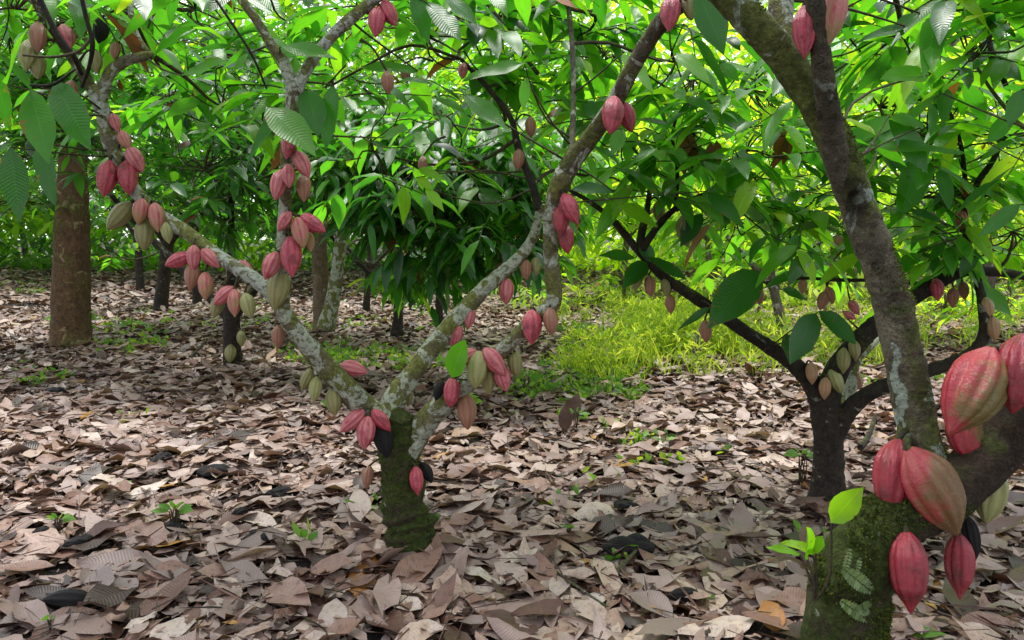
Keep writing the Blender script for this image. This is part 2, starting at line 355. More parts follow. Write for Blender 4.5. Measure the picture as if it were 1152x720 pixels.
def prof(v):
    w = np.sin(np.pi*np.clip(v, 0, 1)**.85)**.72
    tail = np.clip((v-.78)/.22, 0, 1); return w*(1-.62*tail*(1-tail)*2*.8)+.0
def leaf_arrays(A, nv=6, nu=2, prof_=None):
    """columns: base3 dir3 up3 L W droop tint fold wave kind"""
    N = len(A); B, D, U = A[:, 0:3], A[:, 3:6], A[:, 6:9]; L, W, dr, ti, fo, wa = (A[:, i:i+1] for i in range(9, 15))
    S = np.cross(D, U); S /= np.linalg.norm(S, axis=1, keepdims=True)+1e-9; U = np.cross(S, D)
    vs = np.linspace(0, 1, nv+1); us = np.linspace(-1, 1, nu+1); pw = (prof_ or prof)(vs); pw = np.maximum(pw, .015)
    ph = rng.uniform(0, 6.28, (N, 1)); tw = rng.normal(0, .18, (N, 1)); rows = []
    for j, v in enumerate(vs):
        for u in us:
            wv = W*pw[j]
            p = B+D*L*(v-.12*np.abs(dr)*v*v)+S*wv*u*(1-.1*np.abs(fo))
            p = p+U*(wv*abs(u)*fo+wa*L*np.sin(v*9+ph+u*2)*abs(u)*.5+wv*u*tw*v)
            p[:, 2:3] -= dr*L*v*v*.75
            rows.append(p)
    V = np.stack(rows, 1).reshape(-1, 3); c = nu+1; q = []
    for j in range(nv):
        for i in range(nu): q.append((j*c+i, j*c+i+1, (j+1)*c+i+1, (j+1)*c+i))
    q = np.array(q); k = (nv+1)*c
    Q = (q[None]+np.arange(N)[:, None, None]*k).reshape(-1, 4)
    uv = np.tile(np.array([((u+1)/2, v) for v in vs for u in us]), (N, 1))
    tint = np.repeat(ti[:, 0], k); return V, Q, uv, tint, len(q)

#BUILD
# ------------------------------------------------------------------ world, sun
w = bpy.data.worlds.new('World'); SC.world = w; w.use_nodes = True; nt = w.node_tree; nt.nodes.clear()
sky = nd(nt, 'ShaderNodeTexSky', sky_type='NISHITA', sun_disc=False); SUN_EL, SUN_AZ = R(72), R(-20)
sky.sun_elevation = SUN_EL; sky.sun_rotation = SUN_AZ; sky.air_density = 1.0; sky.dust_density = 1.0; sky.ozone_density = .5
hs = nd(nt, 'ShaderNodeHueSaturation', {'Saturation': .25, 'Color': sky.outputs[0]})      # a bright overcast sky has little blue in it
bg = nd(nt, 'ShaderNodeBackground', {'Color': hs.outputs[0], 'Strength': .135}); ow = nt.nodes.new('ShaderNodeOutputWorld'); nt.links.new(bg.outputs[0], ow.inputs[0])
sd = bpy.data.lights.new('sun', 'SUN'); sd.energy = 1.5; sd.angle = R(20); sd.color = (1, .975, .93)
so = bpy.data.objects.new('sun', sd); COL.objects.link(so)
sv = Vector((math.sin(SUN_AZ)*math.cos(SUN_EL), math.cos(SUN_AZ)*math.cos(SUN_EL), math.sin(SUN_EL)))
so.rotation_euler = sv.to_track_quat('Z', 'Y').to_euler(); so.location = (0, 0, 30)
SC.view_settings.view_transform = 'Standard'; SC.view_settings.look = 'None'; SC.view_settings.exposure = 1.5; SC.view_settings.gamma = 1
SC.cycles.max_bounces = 7; SC.cycles.diffuse_bounces = 4; SC.cycles.glossy_bounces = 2; SC.cycles.transmission_bounces = 4
SC.cycles.caustics_reflective = False; SC.cycles.caustics_refractive = False; SC.cycles.use_denoising = True

# ------------------------------------------------------------------ ground
m, nt, b, out = mat('leaf_mould')
co = nd(nt, 'ShaderNodeTexCoord').outputs['Object']
g1 = noise_(nt, co, 9, 8, .75, 1.0); g2 = noise_(nt, co, 45, 5, .7)
base = ramp(nt, g1, [(.3, (.012, .007, .005)), (.5, (.04, .024, .016)), (.66, (.12, .075, .05)), (.8, (.2, .14, .1))])
base = mix(nt, ramp(nt, g2, [(.4, (0,)*3), (.6, (1,)*3)]), mix(nt, 1.0, base, (.4,)*3, 'MULTIPLY'), base)
nt.links.new(base, b.inputs['Base Color']); b.inputs['Roughness'].default_value = .95
bp = nd(nt, 'ShaderNodeBump', {'Strength': 1, 'Distance': .05, 'Height': math_(nt, 'ADD', g1, g2)}); nt.links.new(bp.outputs[0], b.inputs['Normal'])
n = 220; s = np.linspace(-1, 1, n); gx = 14*s+190*s**5; gy = 10+12*s+190*s**5
X, Y = np.meshgrid(gx, gy); Z = gz(X, Y)*np.clip(1.3-np.hypot(X, Y)/40, 0, 1)
I = np.arange(n*n).reshape(n, n)
Q = np.stack([I[:-1, :-1], I[:-1, 1:], I[1:, 1:], I[1:, :-1]], -1).reshape(-1, 4)
tag(link('ground', np_mesh('ground', np.stack([X, Y, Z], -1).reshape(-1, 3), Q, [m])), 'brown leaf mould under the plantation trees', None, None, 'structure')

# leaf litter: dead leaves lying one over another
def litter(N, y0, y1, margin, l0, l1, lift, tilt, bias=0.0):
    y = np.sqrt(rng.uniform(y0**2, y1**2, N)); x = rng.uniform(-1, 1, N)*(.69*y+margin)
    a = rng.uniform(0, 6.283, N); e = rng.normal(0, tilt*.7, N)
    D = np.stack([np.cos(a)*np.cos(e), np.sin(a)*np.cos(e), np.sin(e)], 1)
    U = np.stack([rng.normal(0, tilt, N), rng.normal(0, tilt, N), np.ones(N)], 1)*np.where(rng.random(N) < .5, 1, -1)[:, None]
    L = rng.uniform(l0, l1, N)*np.where(rng.random(N) < .25, .6, 1); W = L*rng.uniform(.15, .235, N)
    patch = .5+.5*np.sin(x*1.7+np.sin(y*2.1)*1.5)*np.sin(y*1.4+1)
    t = np.clip(rng.beta(1.15, 1.1, N)*.95+bias+(patch-.5)*.2, 0, .94); t[rng.random(N) < .010] = .985
    z = gz(x, y)+lift*rng.random(N)**1.3+np.abs(np.sin(e))*L*.5*(e < 0)+.004
    B = np.stack([x, y, z], 1)
    return np.concatenate([B, D, U, np.stack([L, W, rng.normal(0, .13, N), t, rng.normal(0, .34, N), rng.uniform(.03, .16, N), np.zeros(N)], 1)], 1)
def hero():
    rows = []
    for (ax, ay, bx, by, t, wr, lift) in [(404, 646, 430, 592, .86, .36, .02), (398, 668, 420, 628, .97, .42, .03), (130, 585, 188, 612, .6, .42, .03), (440, 660, 500, 632, .55, .45, .04), (618, 640, 672, 655, .86, .42, .03), (520, 690, 500, 640, .8, .4, .03), (672, 718, 700, 690, .75, .5, .03), (560, 640, 605, 622, .9, .5, .02), (350, 640, 400, 650, .55, .5, .05), (140, 560, 190, 545, .93, .4, .03), (735, 650, 800, 690, .8, .3, .03), (720, 560, 640, 588, .9, .28, .03), (876, 720, 858, 690, .972, .5, .03), (643, 470, 651, 456, .26, .5, .1), (634, 482, 637, 468, .24, .5, .08), (20, 590, 60, 620, .8, .4, .04), (300, 660, 350, 690, .65, .42, .04), (220, 640, 160, 650, .62, .45, .04), (455, 700, 500, 712, .9, .45, .03), (1060, 610, 1130, 625, .8, .35, .03), (1080, 700, 1150, 690, .45, .4, .03)]:
        a = G(ax, ay); b_ = G(bx, by); up_ = 1.0 if lift < .08 else 0
        if up_ == 0: b_ = P(bx, by, a.y)
        a.z += .03; b_.z += lift+.03*up_; v = b_-a
        rows.append((*a, *v.normalized(), random.gauss(0, .15), -.5, 1, v.length, v.length*wr/2, random.uniform(-.1, .1), t, random.choice((-.25, .3)), .06, 0))
    return np.array(rows)
def litter_ring(c, r0, r1, N):
    a = rng.uniform(0, 6.283, N); r = rng.uniform(r0, r1, N); x, y = c.x+np.cos(a)*r, c.y+np.sin(a)*r; b = a+rng.normal(0, .9, N); e = rng.uniform(.05, .7, N)*(1-(r-r0)/(r1-r0)*.8)
    D = np.stack([-np.cos(b)*np.cos(e), -np.sin(b)*np.cos(e), np.sin(e)], 1); L = np.minimum(rng.uniform(.08, .22, N), r-r0*.5+.03)
    return np.concatenate([np.stack([x, y, gz(x, y)+.02], 1), D, np.stack([rng.normal(0, .2, N), rng.normal(0, .2, N), np.ones(N)], 1), np.stack([L, L*.2, rng.normal(0, .1, N), rng.beta(1.5, 1.4, N)*.9, rng.normal(0, .35, N), np.full(N, .06), np.zeros(N)], 1)], 1)
def stems(N):
    y = np.sqrt(rng.uniform(1.3**2, 9**2, N)); x = rng.uniform(-1, 1, N)*(.69*y+1.3); a = rng.uniform(0, 6.283, N)
    D = np.stack([np.cos(a), np.sin(a), rng.normal(0, .12, N)], 1); D /= np.linalg.norm(D, axis=1, keepdims=True)
    L = rng.uniform(.05, .3, N)**1.0
    return np.concatenate([np.stack([x, y, gz(x, y)+rng.uniform(.02, .06, N)], 1), D, np.tile([[.1, -.4, 1.]], (N, 1)), np.stack([L, np.full(N, .0028), rng.normal(0, .05, N), rng.uniform(0, .45, N), np.full(N, .8), np.full(N, .03), np.zeros(N)], 1)], 1)
parts = [leaf_arrays(np.concatenate([litter(16000, 1.3, 6.2, 1.3, .07, .24, .032, .14, .03), litter(4500, 1.3, 5, 1.3, .02, .06, .045, .3, -.05), litter(4500, 1.3, 6.2, 1.3, .18, .28, .042, .10, .06), litter_ring(G(462, 618), .16, .34, 90), litter_ring(G(932, 552), .13, .3, 70), hero()]), 6), leaf_arrays(litter(34000, 6, 13, 1.5, .10, .26, .04, .18, .06), 4), leaf_arrays(litter(46000, 12.5, 40, 2, .2, .38, .05, .22, .05), 3), leaf_arrays(stems(9000), 2)]
o = 0; VV, QQ, UU, TT = [], [], [], []
for V, Q, uv, t, k in parts: VV.append(V); QQ.append(Q+o); UU.append(uv); TT.append(t); o += len(V)
tag(link('leaf_litter', np_mesh('leaf_litter', np.vstack(VV), np.vstack(QQ), [M['dead_leaf']], np.vstack(UU), {'tint': np.concatenate(TT)})), 'dry tan and brown fallen leaves covering the ground', None, None, 'stuff')

# ------------------------------------------------------------------ the lone mossy tree in the middle
b0 = G(462, 618); TA = Tree('cacao_tree', 'mossy short cacao trunk dividing low into three pod laden lichen limbs', b0)
D0 = b0.y
TA.limb('trunk', [(468, 650, D0, 150), (465, 626, D0, 100), (461, 600, D0, 76), (456, 562, D0, 63), (449, 520, D0, 62), (447, 487, D0, 62), (448, 468, D0, 48)], 'mossy_bark', 44, .34, .008, .5); TA.moss(TA.last, 5000)
LA = [(452, 515, D0, 40), (428, 474, D0-.02, 42), (398, 446, D0-.06, 37), (362, 407, D0-.12, 33), (334, 374, D0-.18, 28), (316, 346, D0-.2, 25)]
TA.limb('limb', LA, 'lichen_bark', 20, .14)
TA.limb('limb', [(320, 352, D0-.2, 24), (300, 325, D0-.18, 23), (270, 304, D0-.15, 22), (240, 285, D0-.1, 22), (212, 263, D0-.06, 21), (172, 236, D0-.02, 20), (145, 205, D0, 20), (126, 165, D0, 25), (117, 130, D0, 24), (106, 98, D0, 22)], 'white_bark', 18, .15)
TA.limb('limb', [(113, 112, D0, 20), (122, 85, D0, 18), (138, 70, D0, 17), (158, 64, D0, 15), (172, 62, D0+.02, 12)], 'white_bark', 14, .12)
TA.limb('limb', [(168, 60, D0+.02, 8), (155, 42, D0+.05, 9), (148, 20, D0+.1, 9), (146, -25, D0+.2, 10)], 'lichen_bark', 10, .12)
TA.limb('limb', [(106, 105, D0, 16), (88, 76, D0-.02, 15), (64, 40, D0-.05, 14), (44, 10, D0-.1, 13), (30, -30, D0-.15, 12)], 'fork_bark', 12, .12)
TA.limb('limb', [(317, 352, D0-.2, 22), (319, 325, D0-.24, 21), (318, 285, D0-.3, 20), (321, 225, D0-.35, 19), (324, 160, D0-.38, 20), (330, 112, D0-.4, 23), (331, 92, D0-.4, 24)], 'lichen_bark', 18, .16)
TA.limb('limb', [(331, 104, D0-.4, 22), (320, 72, D0-.4, 18), (305, 50, D0-.4, 15), (288, 22, D0-.4, 14), (262, -14, D0-.4, 14)], 'lichen_bark', 14, .14)
TA.limb('limb', [(332, 104, D0-.4, 22), (346, 76, D0-.4, 18), (372, 42, D0-.4, 17), (398, 18, D0-.4, 18), (440, -16, D0-.4, 16)], 'white_bark', 14, .14)
TA.limb('limb', [(446, 505, D0, 36), (441, 470, D0+.03, 37), (444, 448, D0+.06, 35), (466, 418, D0+.12, 30), (500, 374, D0+.2, 28), (545, 325, D0+.28, 24), (582, 292, D0+.32, 19), (600, 266, D0+.32, 15), (608, 232, D0+.26, 12)], 'lichen_bark', 20, .15)
TA.limb('limb', [(606, 236, D0+.26, 13), (598, 205, D0+.28, 12), (584, 170, D0+.3, 12), (574, 132, D0+.3, 9), (548, 98, D0+.32, 8), (518, 66, D0+.34, 6)], 'dark_bark', 10, .14)
TA.limb('limb', [(458, 512, D0, 40), (478, 476, D0-.02, 38), (506, 448, D0-.05, 31), (542, 417, D0-.1, 25), (572, 388, D0-.15, 22), (600, 360, D0-.2, 21), (622, 340, D0-.22, 25), (622, 315, D0-.23, 24), (619, 270, D0-.25, 22), (621, 228, D0-.28, 22), (636, 194, D0-.3, 29)], 'lichen_bark', 20, .16)
TA.limb('limb', [(630, 215, D0-.29, 24), (640, 188, D0-.3, 31), (668, 150, D0-.34, 27), (693, 112, D0-.38, 26), (714, 72, D0-.42, 25), (744, 26, D0-.48, 26), (792, -18, D0-.55, 24)], 'fork_bark', 18, .16)
TA.limb('limb', [(640, 190, D0-.2, 12), (644, 150, D0+.0, 10), (645, 105, D0+.1, 8), (644, 55, D0+.2, 8), (640, 10, D0+.3, 8)], 'grey_bark', 10, .12)
# thin dark climbing shoots at the top
TA.limb('limb', [(36, -20, D0-.35, 9), (62, 34, D0-.35, 9), (82, 62, D0-.35, 8), (92, 84, D0-.3, 6)], 'dark_twig', 8, .1, attach=False)
TA.limb('limb', [(88, -20, D0-.4, 7), (97, 20, D0-.4, 7), (104, 48, D0-.4, 8), (100, 76, D0-.36, 6), (92, 98, D0-.32, 5)], 'dark_twig', 8, .1, attach=False)
TA.limb('limb', [(26, 62, D0-.38, 4), (60, 64, D0-.4, 4), (88, 58, D0-.41, 5), (102, 44, D0-.4, 5)], 'twig', 6, .1, attach=False)
TA.limb('limb', [(34, 96, D0-.4, 4), (60, 95, D0-.42, 5), (84, 78, D0-.4, 4)], 'dark_twig', 6, .1, attach=False)
TA.limb('limb', [(236, -10, D0-.5, 4), (266, 34, D0-.5, 4), (285, 65, D0-.48, 4), (300, 100, D0-.45, 3)], 'dark_twig', 6, .1, attach=False)
TA.limb('limb', [(546, 0, D0+.5, 7), (575, 42, D0+.5, 6), (605, 83, D0+.5, 7)], 'grey_bark', 8, .1, attach=False)
for a in [(20, 10, 2.9, 60, 40, .3, 6), (110, -30, 3.1, 80, 40, .4, 8), (220, 10, 3.3, 60, 40, .4, 7), (300, -20, 2.7, 70, 40, .3, 6), (375, 95, 3.0, 50, 40, .3, 5), (410, -20, 2.7, 70, 40, .3, 6), (480, 40, 3.2, 60, 50, .4, 7), (560, 20, 3.4, 60, 60, .4, 7), (650, 40, 3.5, 60, 60, .4, 7), (700, -60, 3.6, 70, 40, .3, 5), (600, -40, 3.0, 80, 30, .4, 6), (760, 70, 3.3, 60, 50, .3, 5), (250, 120, 3.3, 50, 40, .3, 4), (420, 170, 3.6, 50, 40, .3, 5), (510, 140, 3.7, 60, 50, .3, 5), (590, 110, 3.6, 50, 40, .3, 4), (200, 90, 3.5, 40, 40, .3, 4), (690, 200, 3.4, 40, 30, .2, 2)]:
    TA.pclump(*a, size=.23, tint=.42)
for a in [(34, 100, 2.3, 55, 178, 2.25, .4, .35), (8, 95, 2.25, 30, 20, 2.1, .4, .6), (60, 92, 2.4, 103, 162, 2.3, .36, .3), (12, 165, 2.5, 22, 245, 2.5, .4, .08), (45, 160, 2.5, 62, 226, 2.5, .42, .1),
          (300, 120, 2.3, 356, 168, 2.2, .42, .55), (346, 100, 2.4, 358, 150, 2.35, .55, .3), (375, 96, 2.4, 366, 165, 2.4, .4, .28), (315, 52, 2.35, 380, 60, 2.3, .3, .5), (430, 155, 2.6, 460, 142, 2.5, .6, .5),
          (470, 80, 2.6, 405, 70, 2.55, .3, .45), (590, 72, 2.6, 520, 84, 2.55, .28, .5), (480, 3, 2.4, 520, 42, 2.3, .36, .3), (500, -5, 2.4, 538, 25, 2.35, .34, .3), (465, -10, 2.4, 482, 45, 2.4, .4, .25), (520, 106, 2.5, 572, 140, 2.4, .3, .4), (592, 88, 2.6, 588, 122, 2.6, .4, .6),
          (508, 425, 2.6, 524, 376, 2.55, .52, .62), (700, 60, 2.7, 735, 100, 2.6, .42, .7), (760, 60, 2.7, 800, 90, 2.6, .42, .7), (785, -10, 2.0, 815, 56, 1.95, .46, .12), (700, 145, 2.6, 688, 172, 2.55, .5, .5), (690, 215, 2.7, 640, 208, 2.65, .35, .12), (795, 215, 3.0, 838, 252, 2.9, .36, .25), (205, 85, 2.6, 262, 62, 2.5, .34, .5), (280, 60, 2.5, 262, 80, 2.5, .5, .5), (468, 200, 2.9, 488, 212, 2.9, .5, .85), (478, 210, 2.9, 500, 236, 2.9, .4, .8), (470, 190, 2.9, 500, 200, 2.9, .4, .75)]:
    TA.pleaf(*a)
TA.finish()

# ------------------------------------------------------------------ foreground tree at the right
d1 = 1.62; base = P(945, 905, d1); base.z = float(gz(base.x, base.y))
TF = Tree('cacao_tree', 'thick moss covered foreground trunk bending sideways under big red pods', base)
TF.slim = .9
TF.limb('trunk', [(938, 925, d1, 150), (940, 850, d1, 112), (945, 760, d1, 100), (952, 690, d1, 98), (966, 632, d1, 92), (1000, 590, d1, 80), (1040, 570, d1, 72), (1072, 556, d1+.01, 66)], 'mossy_bark', 44, .17, .006, .35); TF.moss(TF.last, 26000, thr=.08)
TF.limb('limb', [(1010, 586, d1, 54), (1046, 566, d1, 66), (1072, 550, d1+.01, 66), (1098, 526, d1+.02, 66), (1128, 498, d1+.02, 68), (1165, 462, d1, 70), (1230, 420, d1-.02, 68), (1330, 330, d1-.05, 60), (1400, 200, d1-.05, 50)], 'brown_bark', 36, .14, .008, .35)
TF.slim = .78
def fg_marks(p):
    """a long pale lichen strip down the flank, an old branch scar, a few cracks"""
    u, v = proj(p); dp = Vector(); front = p.y < d1+.05
    x0 = 1005+(v-385)*.09+4*math.sin(v*.13)
    li = .8*max(0, 1-abs(u-x0)/19)*min(1, max(0, (v-372)/18))*(1 if front else 0) if v < 500 else 0
    for (kx, ky, kr) in ((1010, 342, 17), (962, 222, 11), (985, 300, 7)):
        q = math.hypot(u-kx, (v-ky)*1.15)/kr
        if front and q < 1.6: dp += Vector((0, -1, 0))*(.009*math.exp(-((q-1)/.22)**2)-.008*math.exp(-(q/.6)**2)); li += .25*math.exp(-(q/.7)**2)
    for (ky, sl) in ((404, -.1), (250, .3), (175, .2), (440, .15)):
        if front and abs(v-ky-sl*(u-1000)) < 2.5: dp += Vector((0, .004, 0))
    fork_shade = .85*max(0, 1-math.hypot((u-958)/26, (v-215)/60))+.5*max(0, 1-abs(u-(945+(v-215)*.42)-14)/22)*(200 < v < 420)  # dark patch and streak: shade painted on the limb where the fork joins
    return dp, li-fork_shade, .26*min(1, max(0, (225-v)/110))+(.1 if v > 470 else 0)-.02*(225 < v < 470)
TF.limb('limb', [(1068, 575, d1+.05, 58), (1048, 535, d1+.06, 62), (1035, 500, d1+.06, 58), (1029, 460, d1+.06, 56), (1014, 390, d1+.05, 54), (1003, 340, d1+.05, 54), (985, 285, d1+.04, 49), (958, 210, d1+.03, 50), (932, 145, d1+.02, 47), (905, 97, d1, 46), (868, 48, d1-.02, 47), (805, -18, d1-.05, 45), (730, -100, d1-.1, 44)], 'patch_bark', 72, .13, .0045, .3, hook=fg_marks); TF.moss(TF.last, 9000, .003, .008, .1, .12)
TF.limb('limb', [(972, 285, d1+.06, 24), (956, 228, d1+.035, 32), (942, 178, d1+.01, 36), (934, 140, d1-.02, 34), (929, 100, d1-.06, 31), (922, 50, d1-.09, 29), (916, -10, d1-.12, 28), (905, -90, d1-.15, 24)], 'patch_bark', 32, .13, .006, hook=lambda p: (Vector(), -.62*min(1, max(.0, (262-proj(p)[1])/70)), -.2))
TF.limb('limb', [(885, 62, d1+.02, 40), (878, 20, d1+.06, 36), (884, -30, d1+.1, 34), (900, -100, d1+.15, 30)], 'fork_bark', 16, .1, .01)
for a in [(1010, -80, 2.4, 90, 30, .3, 5), (1100, -60, 2.0, 90, 30, .3, 4), (1110, -30, 2.2, 90, 40, .4, 5), (1090, 60, 2.6, 80, 40, .3, 5), (1010, 40, 2.5, 70, 40, .3, 5)]:
    TF.pclump(*a, size=.22, tint=.45)
for a in [(1045, 85, 2.0, 990, 82, 1.95, .45, .6), (1020, 30, 1.9, 965, 42, 1.9, .3, .3), (1035, 15, 1.9, 1000, 35, 1.9, .4, .3), (1110, 160, 2.2, 1152, 118, 2.1, .4, .3), (1150, 100, 2.0, 1135, 140, 2.0, .5, .2), (1000, 130, 2.1, 1045, 190, 2.1, .4, .15), (1060, 105, 2.2, 1090, 78, 2.1, .4, .5), (890, 62, 1.8, 905, 20, 1.8, .45, .55), (1148, 230, 2.2, 1100, 262, 2.2, .34, .3), (985, 165, 2.1, 1085, 164, 2.05, .22, .35), (1040, 142, 2.1, 1000, 128, 2.05, .4, .45)]:
    TF.pleaf(*a)
for (x0, y0, x1, y1, w0) in [(948, 640, 984, 668, 17), (1004, 676, 958, 690, 15), (946, 676, 980, 700, 14), (956, 618, 950, 646, 8), (968, 628, 964, 644, 6)]:
    ln = math.hypot(x1-x0, y1-y0); ux, uy = (x1-x0)/ln, (y1-y0)/ln; n_ = int(ln/3.2)
    for i in range(n_+1):
        f = i/n_; q = w0*math.sin(math.pi*min(1, .12+f*.9))**.7; px, py = x0+ux*ln*f, y0+uy*ln*f; d_ = TF.surf(px, py, .006); a_ = P(px, py, d_)
        for sg in (-1, 1):
            ex, ey = px+(ux*.45-uy*sg)*q*.62, py+(uy*.45+ux*sg)*q*.62; e_ = P(ex, ey, TF.surf(ex, ey, random.uniform(.003, .014))); v_ = e_-a_
            TF.leaf(a_, v_.normalized(), Vector((random.gauss(.1, .15), -1, .3)), v_.length, v_.length*.19+.0012, .0, random.uniform(.1, .9), .15, .03, 2)
TF.finish()

# ------------------------------------------------------------------ dark tree at the right
b2 = G(932, 552); DE = b2.y
TE = Tree('cacao_tree', 'dark forked cacao trunk between bright grass and the leaning pale patched limb', b2)
TE.limb('trunk', [(930, 565, DE, 62), (931, 545, DE, 48), (932, 505, DE, 42), (930, 465, DE, 46), (925, 430, DE, 40)], 'dark_bark', 22, .14, .014)
TE.limb('limb', [(924, 452, DE, 34), (908, 424, DE, 29), (880, 400, DE, 23), (840, 374, DE, 20), (790, 340, DE-.02, 18), (748, 312, DE-.04, 15), (718, 282, DE-.05, 12), (690, 248, DE-.1, 9), (660, 225, DE-.15, 7), (625, 205, DE-.2, 5)], 'dark_bark', 14, .14)
TE.limb('limb', [(720, 286, DE-.05, 13), (722, 262, DE-.05, 13), (728, 236, DE, 9), (732, 205, DE+.05, 7)], 'dark_bark', 10, .12)
TE.limb('limb', [(720, 284, DE-.05, 13), (742, 252, DE-.1, 11), (764, 232, DE-.12, 9), (800, 216, DE-.2, 7), (850, 205, DE-.3, 5)], 'dark_bark', 10, .12)
TE.limb('limb', [(760, 236, DE-.1, 8), (762, 190, DE-.1, 6), (757, 148, DE-.1, 5), (775, 118, DE-.1, 4), (840, 100, DE-.1, 3)], 'dark_bark', 8, .12)
TE.limb('limb', [(928, 455, DE, 40), (940, 420, DE-.02, 36), (966, 384, DE-.04, 31), (1002, 352, DE-.06, 27), (1042, 326, DE-.05, 23), (1082, 306, DE-.03, 17), (1120, 306, DE, 14), (1180, 312, DE+.03, 13), (1260, 300, DE+.05, 10)], 'dark_bark', 16, .14)
TE.limb('limb', [(938, 488, DE, 34), (955, 462, DE-.05, 28), (982, 440, DE-.1, 24), (1036, 420, DE-.14, 21), (1086, 402, DE-.18, 20), (1106, 380, DE-.2, 17), (1106, 348, DE-.2, 15), (1100, 315, DE-.12, 12), (1088, 270, DE-.1, 10), (1085, 235, DE-.1, 9)], 'dark_bark', 14, .14)
TE.limb('limb', [(1085, 238, DE-.1, 9), (1100, 205, DE-.15, 9), (1121, 172, DE-.2, 9), (1135, 112, DE-.25, 8), (1114, 52, DE-.3, 8), (1112, -15, DE-.35, 7)], 'dark_bark', 9, .12)
TE.limb('limb', [(1086, 238, DE-.1, 8), (1086, 205, DE-.1, 7), (1077, 148, DE-.1, 6), (1047, 84, DE-.1, 5), (1030, 40, DE-.1, 4)], 'dark_bark', 8, .12)
TE.limb('limb', [(1098, 230, DE-.1, 8), (1120, 212, DE-.1, 10), (1180, 214, DE-.1, 10)], 'dark_bark', 8, .12)
TE.limb('limb', [(862, 318, DE+.1, 5), (900, 313, DE+.05, 5), (945, 315, DE, 6), (1010, 316, DE, 6), (1042, 322, DE, 8)], 'dark_bark', 8, .12)
TE.limb('limb', [(950, 470, DE+.1, 20), (956, 440, DE+.15, 20), (962, 405, DE+.2, 18), (985, 385, DE+.3, 10), (1000, 360, DE+.4, 8)], 'lichen_bark', 12, .14)
for a in [(700, 150, 3.6, 50, 50, .4, 4), (780, 150, 3.4, 60, 50, .4, 8), (840, 170, 3.3, 50, 50, .4, 8), (830, 230, 3.4, 50, 40, .4, 8), (780, 90, 3.8, 60, 50, .4, 7), (850, 90, 3.9, 50, 50, .4, 6), (990, 120, 3.4, 50, 60, .4, 8), (1050, 160, 3.3, 60, 50, .4, 9), (1010, 220, 3.5, 50, 40, .4, 8), (1080, 260, 3.3, 50, 40, .4, 6), (1130, 160, 3.2, 50, 60, .4, 8), (1140, 260, 3.4, 40, 40, .4, 5), (960, 40, 3.8, 80, 50, .4, 8), (1080, 40, 3.6, 80, 50, .4, 9), (700, 60, 4.2, 70, 60, .4, 6), (890, 250, 3.6, 40, 40, .3, 5), (930, 270, 3.9, 40, 30, .3, 4)]:
    TE.pclump(*a, size=.24, tint=.5, droop=.4)
for a in [(856, 305, 3.3, 795, 362, 3.2, .5, .14), (800, 345, 3.2, 762, 368, 3.2, .22, .1), (900, 305, 3.3, 860, 320, 3.3, .3, .2), (905, 380, 3.4, 886, 400, 3.2, .55, .1), (918, 352, 3.2, 888, 405, 3.1, .46, .1), (922, 350, 3.2, 964, 384, 3.1, .5, .12), (880, 325, 3.3, 908, 335, 3.3, .4, .1), (728, 295, 3.4, 700, 320, 3.3, .5, .08), (735, 295, 3.4, 718, 268, 3.4, .55, .15), (730, 290, 3.3, 775, 312, 3.2, .3, .1), (715, 290, 3.4, 672, 283, 3.3, .3, .2), (790, 240, 3.3, 765, 275, 3.3, .6, .08), (1085, 285, 3.4, 1110, 330, 3.3, .5, .5), (1090, 318, 3.4, 1140, 352, 3.3, .5, .4), (1010, 130, 3.2, 940, 175, 3.1, .35, .55), (1040, 170, 3.2, 1010, 240, 3.1, .45, .5), (850, 195, 3.1, 800, 213, 3.1, .4, .5), (1060, 250, 3.2, 1020, 232, 3.2, .35, .15), (1098, 280, 3.2, 1080, 310, 3.2, .5, .2), (740, 255, 3.2, 690, 222, 3.1, .34, .7), (800, 245, 3.1, 838, 248, 3.0, .4, .2)]:
    TE.pleaf(*a)
for a in [(768, 148, 3.3, 770, 196, 3.3), (775, 150, 3.3, 778, 190, 3.3), (800, 160, 3.2, 798, 196, 3.2), (806, 158, 3.2, 806, 190, 3.2), (882, 140, 3.3, 868, 190, 3.3), (888, 150, 3.3, 880, 185, 3.3)]:
    TE.pleaf(*a, .38, .4, .1, .6, kind=1)
TE.finish()

# ------------------------------------------------------------------ trees further back
def back_tree(label, px, py, w0, lean, top, crown, bark_='dark_bark', size=.24, tint=.35, name='cacao_tree', forks=3, group='cacao trees further back', leafm='leaf', extra=None, nv=4, nl=8, droop=.4):
    """trunk foot at pixel, pixel width w0, first fork at pixel height top; crown: clumps (px, py, d, rx, ry, rd, n)"""
    b = G(px, py); d = b.y; t = Tree(name, label, b, group)
    tx = px+lean
    t.limb('trunk', [(px, py+w0*.2, d, w0*1.45), (px, py-w0*.25, d, w0*1.08), (px+lean*.4, py+(top-py)*.45, d, w0*.95), (tx, top, d, w0*.9), (tx+lean*.1, top-w0*.5, d, w0*.6)], bark_, 14, .16, knob=.3)
    for i in range(forks):
        s = (i-(forks-1)/2)/max(1, (forks-1)/2) if forks > 1 else .2
        k = F/d; h = k*random.uniform(.9, 1.3)
        t.limb('limb', [(tx, top+w0*.4, d, w0*.6), (tx+s*.35*k, top-.3*h, d+random.uniform(-.2, .2), w0*.48), (tx+s*.75*k, top-.7*h, d+random.uniform(-.5, .5), w0*.38), (tx+s*1.15*k, top-1.15*h, d+random.uniform(-.8, .8), w0*.25)], bark_, 9, .14)
    for p in extra or []: t.limb('limb', *p)
    for c in crown: t.pclump(*c[:7], size=size, tint=(c[7] if len(c) > 7 else tint)+random.uniform(-.08, .08), nl=nl, droop=droop, branch=.014)
    t.finish((leafm, 'wilted_leaf', 'fern_leaf'), nv); return t
